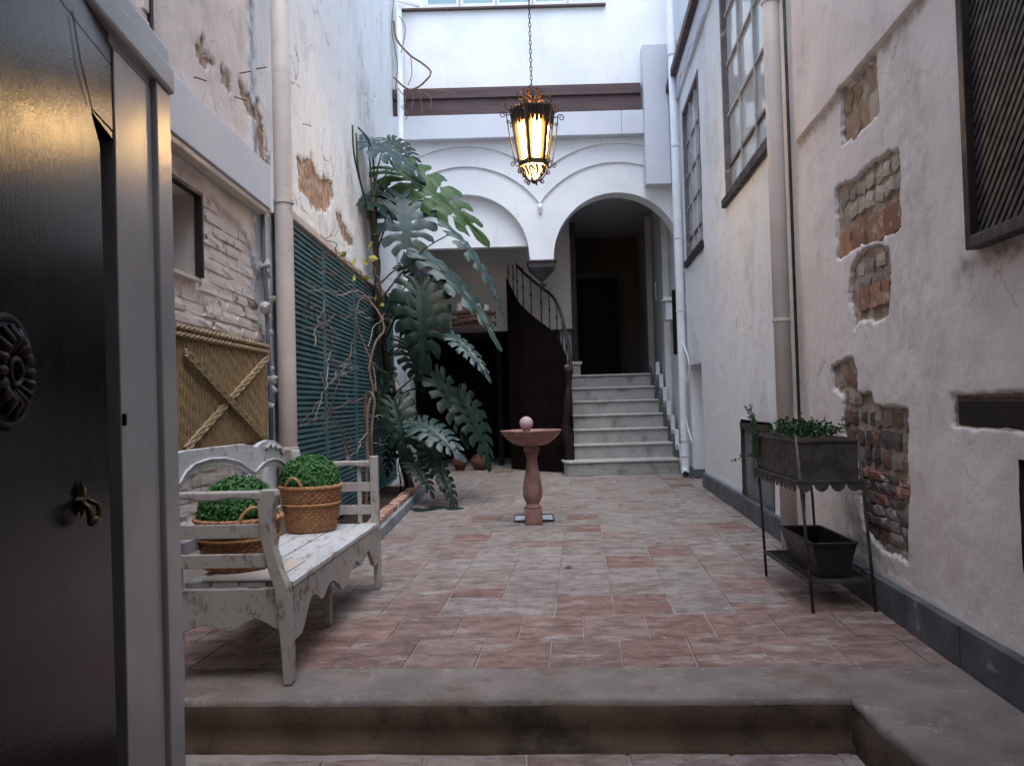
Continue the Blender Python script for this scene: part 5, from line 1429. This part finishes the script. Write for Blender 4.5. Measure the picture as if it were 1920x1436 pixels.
trough(lo, hi, .01, mIronG, 'planter_box', ps)
b = MB()
for i in range(4): b.bar(hi[i], hi[(i+1)%4], .014, .012)
part('box_rim', b, mIronG, ps)
# scalloped skirt
def skirt(p, q, n):
    us_ = np.linspace(0, 1, n*8+1); zb = [zb0_-.012-.045*abs(math.sin(PI*u*n))**.6 for u in us_]
    p = Vector(p); q = Vector(q); d = q-p; nr = Vector((d.y,-d.x,0)).normalized()
    part('skirt', MB().board(list(us_), zb, [zb0_-.002]*len(us_), lambda u,w,z: Vector(((p+d*u).x, (p+d*u).y, 0))+nr*w+Vector((0,0,z)), 0, .004), mIronG, ps)
o4 = [ST(-lean-.01,.01,0), ST(LXs-lean+.01,.01,0), ST(LXs-lean+.01,LY-.01,0), ST(-lean-.01,LY-.01,0)]
skirt(o4[0], o4[1], 4); skirt(o4[1], o4[2], 11); skirt(o4[2], o4[3], 4); skirt(o4[3], o4[0], 11)
part('upper_frame', MB().bar(o4[0]+Vector((0,0,zb0_)), o4[1]+Vector((0,0,zb0_)), .014, .012).bar(o4[3]+Vector((0,0,zb0_)), o4[0]+Vector((0,0,zb0_)), .014, .012).bar(o4[1]+Vector((0,0,zb0_)), o4[2]+Vector((0,0,zb0_)), .014, .012), mIronG, ps)
part('scroll_bar', MB().tube([ST(-lean*.4+.01,.05,.65), ST(-lean*.3+.015,.09,.45), ST(0.01,.08,.2)], .006, 6), mIronG, ps)
# soil liner
lo2 = [p+Vector((0,0,.03)) for p in lo]; hi2 = [p.lerp(sum(hi,Vector())/4, .09)+Vector((0,0,.012)) for p in hi]
ln_ = MB().hexa([p.lerp(sum(lo,Vector())/4,.09)+Vector((0,0,.03)) for p in lo] + [p-Vector((0,0,.004)) for p in hi2])
pw = root('planter_liner', ST(LXs/2-lean, LY/2, zb0_), 'black plastic liner full of soil in the upper planter', 'planter')
part('liner', ln_, mBlackP, pw, bevel=.003)
part('soil', MB().hexa([p.lerp(sum(hi2,Vector())/4,.06)-Vector((0,0,.003)) for p in hi2]+[p.lerp(sum(hi2,Vector())/4,.08)+Vector((0,0,.003)) for p in hi2]), mSoil, pw)
# black trough on the lower shelf
tc = PZ(1507, 1040, .3)
z0_ = .176
lo = [ST(.075,.10,z0_), ST(.235,.10,z0_), ST(.235,.60,z0_), ST(.075,.60,z0_)]; hi = [ST(.03,.06,z0_+.19), ST(.275,.06,z0_+.19), ST(.275,.66,z0_+.19), ST(.03,.66,z0_+.19)]
tr = root('trough', ST(.155,.35,z0_), 'empty black plastic trough on the lower shelf of the stand', 'trough')
trough(lo, hi, .01, mBlackP, 'shell', tr)
b = MB()
for i in range(4): b.bar(hi[i], hi[(i+1)%4], .022, .008)
part('lip', b, mBlackP, tr, bevel=.002)
# plants in the upper planter
def sprig(b, p, d, L, n, s_, droop=.0):
    pts = []; p = Vector(p); d = Vector(d).normalized()
    for k in range(n+1):
        f = k/n; pts.append(p + d*L*f + Vector((0,0,-droop*L*f*f)) + Vector((R.uniform(-1,1),R.uniform(-1,1),R.uniform(-1,1)))*L*.03)
    b.tube(pts, [.0022]*(n+1), 4)
    for k in range(1, n+1):
        for _ in range(2):
            c = pts[k]; a = Vector((R.uniform(-1,1),R.uniform(-1,1),R.uniform(-.2,.9))).normalized(); nn = a.orthogonal().normalized(); w = a.cross(nn)
            b.add([c, c+a*s_*.5+w*s_*.3, c+a*s_, c+a*s_*.5-w*s_*.3], [(0,1,2,3)])
for j, (v0, lab) in enumerate(((.50,'bushy succulent spreading over the middle of the upper planter'), (.28,'pale leafy succulent at the near end of the upper planter'))):
    t = root('succulent', ST(.15-lean, v0, zb1_), lab, 'plant', 'succulents in the planter')
    b = MB()
    for i in range(80 if j == 0 else 60):
        sprig(b, ST(R.uniform(.04,.28)-lean, v0+R.uniform(-.13,.13), zb1_+.01), (R.uniform(-.7,.9), R.uniform(-.7,.7), R.uniform(.3,1.2)), R.uniform(.05,.17), 6, .022, R.uniform(0,.4))
    stuff(part('foliage', b, mSucc, t))
t = root('trailing_plant', ST(-lean, LY-.05, zb1_), 'trailing plant spilling down the far corner of the upper planter', 'plant')
b = MB()
for i in range(24): sprig(b, ST(-lean-.004, LY-R.uniform(.0,.16), zb1_+.015), (R.uniform(-.12,-.02), R.uniform(-.05,.1), -.9 if i % 3 else .4), R.uniform(.06,.28), 9, .017, R.uniform(.0,.5))
sprig(b, ST(-lean, LY, .80), (-.6,.3,-.05), .14, 8, .022, .2)
stuff(part('foliage', b, mSucc, t))

# ================================================================== MONSTERA
def leaf_mesh(seed, lobes=8):
    rr = random.Random(seed); mb = MB(); cache = {}
    H = [(0,.015),(-.12,.10),(-.22,.26),(-.17,.42),(.0,.52),(.18,.55),(.36,.52),(.54,.45),(.70,.35),(.84,.235),(.95,.12),(1.04,.0)]
    seg = [0]
    for i in range(1, len(H)): seg.append(seg[-1]+math.hypot(H[i][0]-H[i-1][0], H[i][1]-H[i-1][1]))
    def Hs(t):
        L = t*seg[-1]; i = 1
        while i < len(seg)-1 and seg[i] < L: i += 1
        u = (L-seg[i-1])/(seg[i]-seg[i-1]); return (H[i-1][0]+(H[i][0]-H[i-1][0])*u, H[i-1][1]+(H[i][1]-H[i-1][1])*u)
    vs = []; fs = []
    def V(x, y, lift=0.0):
        k = (round(x, 4), round(y, 4))
        if k in cache: return cache[k]
        z = -.30*max(0, x)**2 - .34*y*y + .10*abs(y) + .006*math.sin(x*22+abs(y)*30) + lift
        vs.append((x, y, z)); cache[k] = len(vs)-1; return cache[k]
    for s_ in (1, -1):
        ts = [0.0]
        for i in range(1, lobes+1): ts.append(i/lobes + (rr.uniform(-.02,.02) if i < lobes else 0))
        for i in range(lobes):
            m0 = max(0, ts[i]*1.0-.10)**1.1; m1 = max(0, ts[i+1]-.10)**1.1 if i < lobes-1 else 1.0
            h0, h1 = Hs(ts[i]), Hs(ts[i+1]); hm = Hs((ts[i]+ts[i+1])/2)
            cut = .44+rr.uniform(-.10,.10) if 0 < i else .6; ht = rr.random() < .75 and i > 1; prev = None; ext = rr.uniform(.95,1.05)
            for f in (0, .14, .22, .30, .40, .52, .65, .78, .90, .97, 1.0):
                fw_ = .07*math.sin(PI*f)
                ax = m0+(h0[0]*1-m0)*f-fw_*.5; ay = h0[1]*f; bx = m1+(h1[0]-m1)*f-fw_*.5; by = h1[1]*f
                g0 = g1 = 0
                if f > cut:
                    g = .17*min(1, (f-cut)/.10); g0 = g if i > 0 else 0; g1 = g if i < lobes-1 else 0
                elif ht and f == .22: g0 = .28
                elif ht and f == .30: g0 = .20
                if f == .97: g0 += .10; g1 += .06
                if f == 1.0: g0 = max(g0, .45); g1 = max(g1, .30)
                x0 = ax+(bx-ax)*g0; y0 = ay+(by-ay)*g0; x1 = bx+(ax-bx)*g1; y1 = by+(ay-by)*g1
                if f > .9:
                    k = ext if f == 1 else 1; x0, y0, x1, y1 = x0*k, y0*k, x1*k, y1*k
                if f == 1.0: xm, ym = (x0+x1)/2*1.01, (y0+y1)/2*1.01
                else: xm, ym = (x0+x1)/2, (y0+y1)/2
                a = V(x0, s_*y0); c = V(x1, s_*y1); m_ = V(xm, s_*ym, .012*min(1, f*4)) if f > 0 else a
                if prev:
                    for q in ([prev[0], prev[1], m_, a], [prev[1], prev[2], c, m_]):
                        q2 = []
                        for v in q:
                            if v not in q2: q2.append(v)
                        if len(q2) >= 3: fs.append(tuple(q2) if s_ > 0 else tuple(reversed(q2)))
                prev = (a, m_, c)
    me = bpy.data.meshes.new('leaf'); me.from_pydata(vs, [], fs); me.shade_smooth()
    return me
LV = {}
for nm, m_ in (('d', mMon), ('b', mMonB), ('g', mMonG)):
    LV[nm] = []
    for s_ in range(3):
        me = leaf_mesh(s_+3, 9+s_ % 2); me.materials.append(m_); LV[nm].append(me)
ms = root('monstera', (-1.50, 9.6, .08), 'tall climbing monstera with huge split leaves in the left corner', 'plant')
trunk_px = [(770,905,9.9),(757,860,9.9),(745,800,10.0),(735,740,10.1),(722,670,10.2),(712,600,10.3),(708,540,10.3),(705,470,10.4),(700,420,10.5),(698,370,10.5)]
tr_ = [(P(*q) if P(*q).x > -1.66 else PX(q[0], q[1], -1.66)) for q in trunk_px]; tr_[0].z = .05
trp = resample(tr_, 40)
part('trunk', MB().tube(trp, [.062-.0006*i+.010*math.sin(i*1.9) for i in range(40)], 10), mStem, ms, smooth=True)
b = MB()
for i in range(26):
    k = R.randrange(3, 30); p = trp[k]; q = p+Vector((R.uniform(-.05,.2), R.uniform(-.2,.05), -R.uniform(.25,1.0)))
    q.z = max(q.z, .08); b.tube([p, p.lerp(q,.4)+Vector((R.uniform(-.06,.06),-.05,0)), q], .006, 5)
part('aerial_root', b, mStem, ms, smooth=True)
def P3(px, py, D):
    p = P(px, py, D); return p if p.x > -1.70 else PX(px, py, -1.70)
def add_leaf(base, tip, wid, kind='d', nh=(.25,-.75,.65), pet=None):
    """base/tip: (px, py, depth) sight lines; wid: width relative to length"""
    Bp = P3(*base); Tp = P3(*tip); x = Tp-Bp; L = x.length; x.normalize(); nn = Vector(nh); nn = (nn - x*nn.dot(x)).normalized(); y = nn.cross(x)
    wid *= .88
    mt = Matrix(((x.x*L, y.x*L*wid, nn.x*L, Bp.x), (x.y*L, y.y*L*wid, nn.y*L, Bp.y), (x.z*L, y.z*L*wid, nn.z*L, Bp.z), (0,0,0,1)))
    piece('leaf', R.choice(LV[kind]), ms, None, mtx=mt)
    if pet is not None:
        s0 = min(trp, key=lambda q: (q-P(*pet)).length) if len(pet) == 3 else trp[pet[0]]
        mid = s0.lerp(Bp, .55)+Vector((0,0,.10*(Bp-s0).length))
        part('petiole', MB().tube(resample([s0, mid, Bp], 10), [.014-.0008*i for i in range(10)], 6), mPet, ms, smooth=True)
T_ = (706, 470, 10.4)
add_leaf((690,268,10.0), (812,312,9.7), .80, 'b', (.1,-.62,.78), (698,370,10.5))
add_leaf((742,318,10.0), (905,402,9.3), .50, 'g', (-.35,-.55,.75), (698,380,10.5))
add_leaf((752,368,9.7), (772,478,9.3), 1.05, 'b', (.15,-.75,.6), (705,470,10.4))
add_leaf((738,395,10.1), (677,338,10.4), .7, 'd', (.3,-.7,.6), (705,430,10.4))
add_leaf((728,262,10.3), (790,296,10.1), .9, 'd', (0,-.5,.85), (698,370,10.5))
add_leaf((850,436,9.3), (972,548,9.0), .30, 'b', (.5,-.35,.75), (710,560,10.3))
add_leaf((800,482,9.5), (960,592,8.9), .34, 'b', (.45,-.5,.75), (712,600,10.3))
add_leaf((788,538,9.2), (798,680,8.9), .80, 'd', (.1,-.85,.45), (715,610,10.3))
add_leaf((768,560,9.6), (752,640,9.5), .8, 'd', (-.2,-.8,.5), (715,620,10.3))
add_leaf((848,630,9.2), (926,684,8.8), .42, 'b', (.3,-.55,.75), (722,670,10.2))
add_leaf((818,702,9.4), (892,808,9.0), .55, 'd', (.5,-.6,.5), (735,740,10.1))
add_leaf((862,740,9.4), (938,852,9.0), .6, 'd', (.5,-.6,.5), (735,740,10.1))
add_leaf((786,792,9.1), (868,834,8.7), .70, 'b', (.15,-.55,.8), (745,800,10.0))
add_leaf((738,752,9.3), (765,850,9.0), .75, 'd', (.0,-.8,.5), (745,800,10.0))
add_leaf((800,830,9.3), (840,905,9.0), .6, 'd', (.3,-.7,.5), (750,830,10.0))
add_leaf((826,880,9.0), (862,948,8.7), .45, 'd', (.4,-.7,.4), (757,860,9.9))
add_leaf((772,868,9.2), (815,915,8.9), .6, 'd', (.2,-.6,.7), (757,860,9.9))
add_leaf((760,500,9.9), (830,520,9.6), .6, 'd', (.1,-.5,.8), (708,540,10.3))
add_leaf((735,560,9.9), (700,620,9.8), .6, 'd', (-.2,-.7,.6), (715,610,10.3))
add_leaf((760,640,9.8), (800,720,9.6), .7, 'd', (.2,-.7,.5), (722,670,10.2))
add_leaf((722,700,9.8), (700,770,9.6), .6, 'd', (-.3,-.7,.5), (735,740,10.1))
add_leaf((742,820,9.6), (715,885,9.4), .6, 'd', (-.3,-.7,.5), (750,830,10.0))
add_leaf((710,350,10.3), (735,412,10.1), .8, 'd', (.1,-.8,.4), (700,420,10.5))
for k_, q_ in enumerate(([(661,235),(664,290),(680,360),(700,430)],[(668,250),(672,320),(690,400),(702,470)],[(672,240),(690,262),(700,300),(702,380)])):
    part('petiole', MB().tube(resample([PX(a, b_, -1.70+.02*k_) for a, b_ in q_], 16), .011, 6), mPet, ms, smooth=True)
# leaf litter at the foot
for i in range(5):
    p = PZ(R.uniform(775,850), R.uniform(950,962), .01); a = R.uniform(0, 6.28)
    mt = Matrix.Translation(p+Vector((0,0,.012))) @ Matrix.Rotation(a, 4, 'Z') @ Matrix.Rotation(.12, 4, 'X') @ Matrix.Diagonal((.20,.14,.1,1))
    me = LV['d'][i % 3]; o = bpy.data.objects.new('dry_leaf', me); COL.objects.link(o); ORG[o.name] = Vector(); o.matrix_world = mt
    tag(o, ['fallen dark leaf nearest the planting bed kerb','fallen dark leaf in the middle of the litter below the monstera','fallen dark leaf turned towards the fountain','small fallen leaf half under another by the kerb','fallen leaf at the outer edge of the litter'][i], 'leaf', 'fallen leaves on the tiles')

for i, (px, py) in enumerate(((1235,1019),(1066,1063),(1402,1021))):
    p = PZ(px, py, .008); b = MB()
    b.add([p+Vector((-.03,0,.002)), p+Vector((-.005,-.014,.008)), p+Vector((.03,-.002,.003)), p+Vector((.0,.014,.010))], [(0,1,2,3)])
    tag(part('dry_leaf', b, mTerr), ['tiny brown leaf on the grey tiles near the planter stand','tiny brown leaf in the middle of the tiled floor','tiny brown leaf by the slate skirting behind the planter stand'][i], 'leaf', 'tiny leaves on the tiles')

# ================================================================== VINES AND TWIGS
def wander(p, q, n, w, seed):
    rr = random.Random(seed); p = Vector(p); q = Vector(q); out = []; o = Vector()
    for k in range(n+1):
        f = k/n; o = o*.75 + Vector((rr.uniform(-w,w), rr.uniform(-w,w)*.5, rr.uniform(-w,w))); out.append(p.lerp(q, f)+o*math.sin(PI*min(1,f*1.2))*1.0)
    return out
vn = root('dry_vine', P(700, 880, 8.3), 'leafless reddish vine with twisted stems climbing the teal trellis', 'vine')
vb = [P(*q) for q in ((684,890,8.0),(688,820,8.0),(690,760,8.05),(700,735,8.1),(692,690,8.1),(705,640,8.2),(720,620,8.3),(712,590,8.3),(690,560,8.4),(672,545,8.4))]
vb[0].z = .06
part('main_stem', MB().tube(resample(vb, 40), [.021-.0003*i for i in range(40)], 8), mVine, vn, smooth=True)
vb2 = [P(*q) for q in ((700,890,8.1),(696,830,8.0),(698,790,8.0),(702,750,8.05),(690,735,8.1),(684,770,8.1),(690,850,8.0),(686,890,8.0))]
part('main_stem', MB().tube(resample(vb2, 40), .014, 8), mVine, vn, smooth=True)
vb3 = [P(*q) for q in ((705,735,8.1),(700,690,8.2),(680,640,8.3),(668,600,8.3),(676,560,8.4),(700,575,8.4),(720,600,8.3))]
part('main_stem', MB().tube(resample(vb3, 30), .008, 8), mVine, vn, smooth=True)
tw = [((690,740),(560,800)),((700,600),(640,560)),((690,780),(740,775)),((700,830),(640,830)),((690,810),(645,870)),((680,700),(600,660)),((640,560),(580,470)),((700,560),(610,500)),((670,545),(575,545)),
      ((660,640),(620,760)),((620,660),(590,790)),((650,700),(615,720)),((690,860),(770,900)),((600,700),(660,880)),((715,780),(780,740)),((690,540),(640,480)),((720,560),(690,470)),((640,480),(600,440)),
      ((620,760),(655,850)),((590,650),(610,560)),((610,560),(630,700)),((575,545),(600,620)),((650,850),(630,880)),((700,830),(760,845)),((660,590),(560,620)),((690,650),(740,560)),((700,680),(760,760))]
for i, (a, c) in enumerate(tw):
    pa = wander(PX(*a, -1.60+.1*R.random()), PX(*c, -1.66+.14*R.random()), 14, .035, i)
    for q_ in pa: q_.x = max(q_.x, -1.70)
    b = MB().tube(pa, [.0062-.0002*k for k in range(15)], 5)
    for s_ in range(3):
        q_ = pa[R.randrange(3,13)]; e_ = q_+Vector((R.uniform(-.2,.2),R.uniform(-.15,.15),R.uniform(-.25,.15)))
        b.tube(wander(q_, e_, 6, .02, i*7+s_), .0025, 4)
    part('twig', b, mTwig if i % 3 else mVine, vn, smooth=True)
for (px, py) in ((650,472),(668,480),(680,485),(690,482),(690,467),(665,515),(675,522),(705,565),(712,572),(735,560),(742,578),(728,572),(618,448)):
    mt = Matrix.Translation(PX(px, py, -1.58)) @ Matrix.Rotation(R.uniform(0,6), 4, 'Z') @ Matrix.Rotation(R.uniform(.6,2.2), 4, 'X') @ Matrix.Rotation(R.uniform(0,6), 4, 'Z')
    s_ = R.uniform(.04,.065); mb = MB().add([(0,0,0),(s_,s_*.6,.01),(s_*2,0,0),(s_,-s_*.6,.01)], [(0,1,2,3)]); me = mesh_of(mb, 'leaf'); me.materials.append(mYel)
    piece('leaf', me, vn, None, mtx=mt)
# dead creeper in the upper corner of the facade
cv = root('dead_creeper', P(745, 200, 12.2), 'bare creeper stems hanging in the upper left corner of the facade', 'vine')
segs = [[(738,40),(744,75),(770,105),(790,118),(808,135),(800,150),(782,165),(765,168),(748,155),(738,145)],[(770,168),(775,185),(772,205)],[(785,168),(790,195),(792,215)],[(745,165),(760,185),(757,200)],[(800,168),(840,172),(852,178)],
        [(738,0),(735,60),(745,120),(740,180)],[(748,30),(760,55),(752,100)],[(770,105),(772,140),(765,160)],[(778,170),(805,180),(808,205)],[(752,200),(765,215),(760,225)]]
for i, s_ in enumerate(segs):
    pts = [P(*q, 12.1+.05*R.random()) for q in s_]; part('stem', MB().tube(resample(pts, 24) if len(pts) > 2 else pts, .016 if i == 0 else .007, 6), mVine, cv, smooth=True)
# cables on the left wall nails
for i, (px, py) in enumerate(((362,144),(449,138),(440,182),(480,130),(568,232))):
    p = PX(px, py, LX); tag(part('nail', MB().tube([p, p+Vector((.07,.02,.02 if i % 2 else -.02))], .004, 5), mIron), ['small rusty nail high in the wall above the duct, left one','rusty nail beside the crack above the duct','short bent nail under the crack above the duct','rusty nail next to the wet stain by the cream pipe','rusty nail in the wall right of the cream pipe'][i], 'nail', 'nails in the left wall')
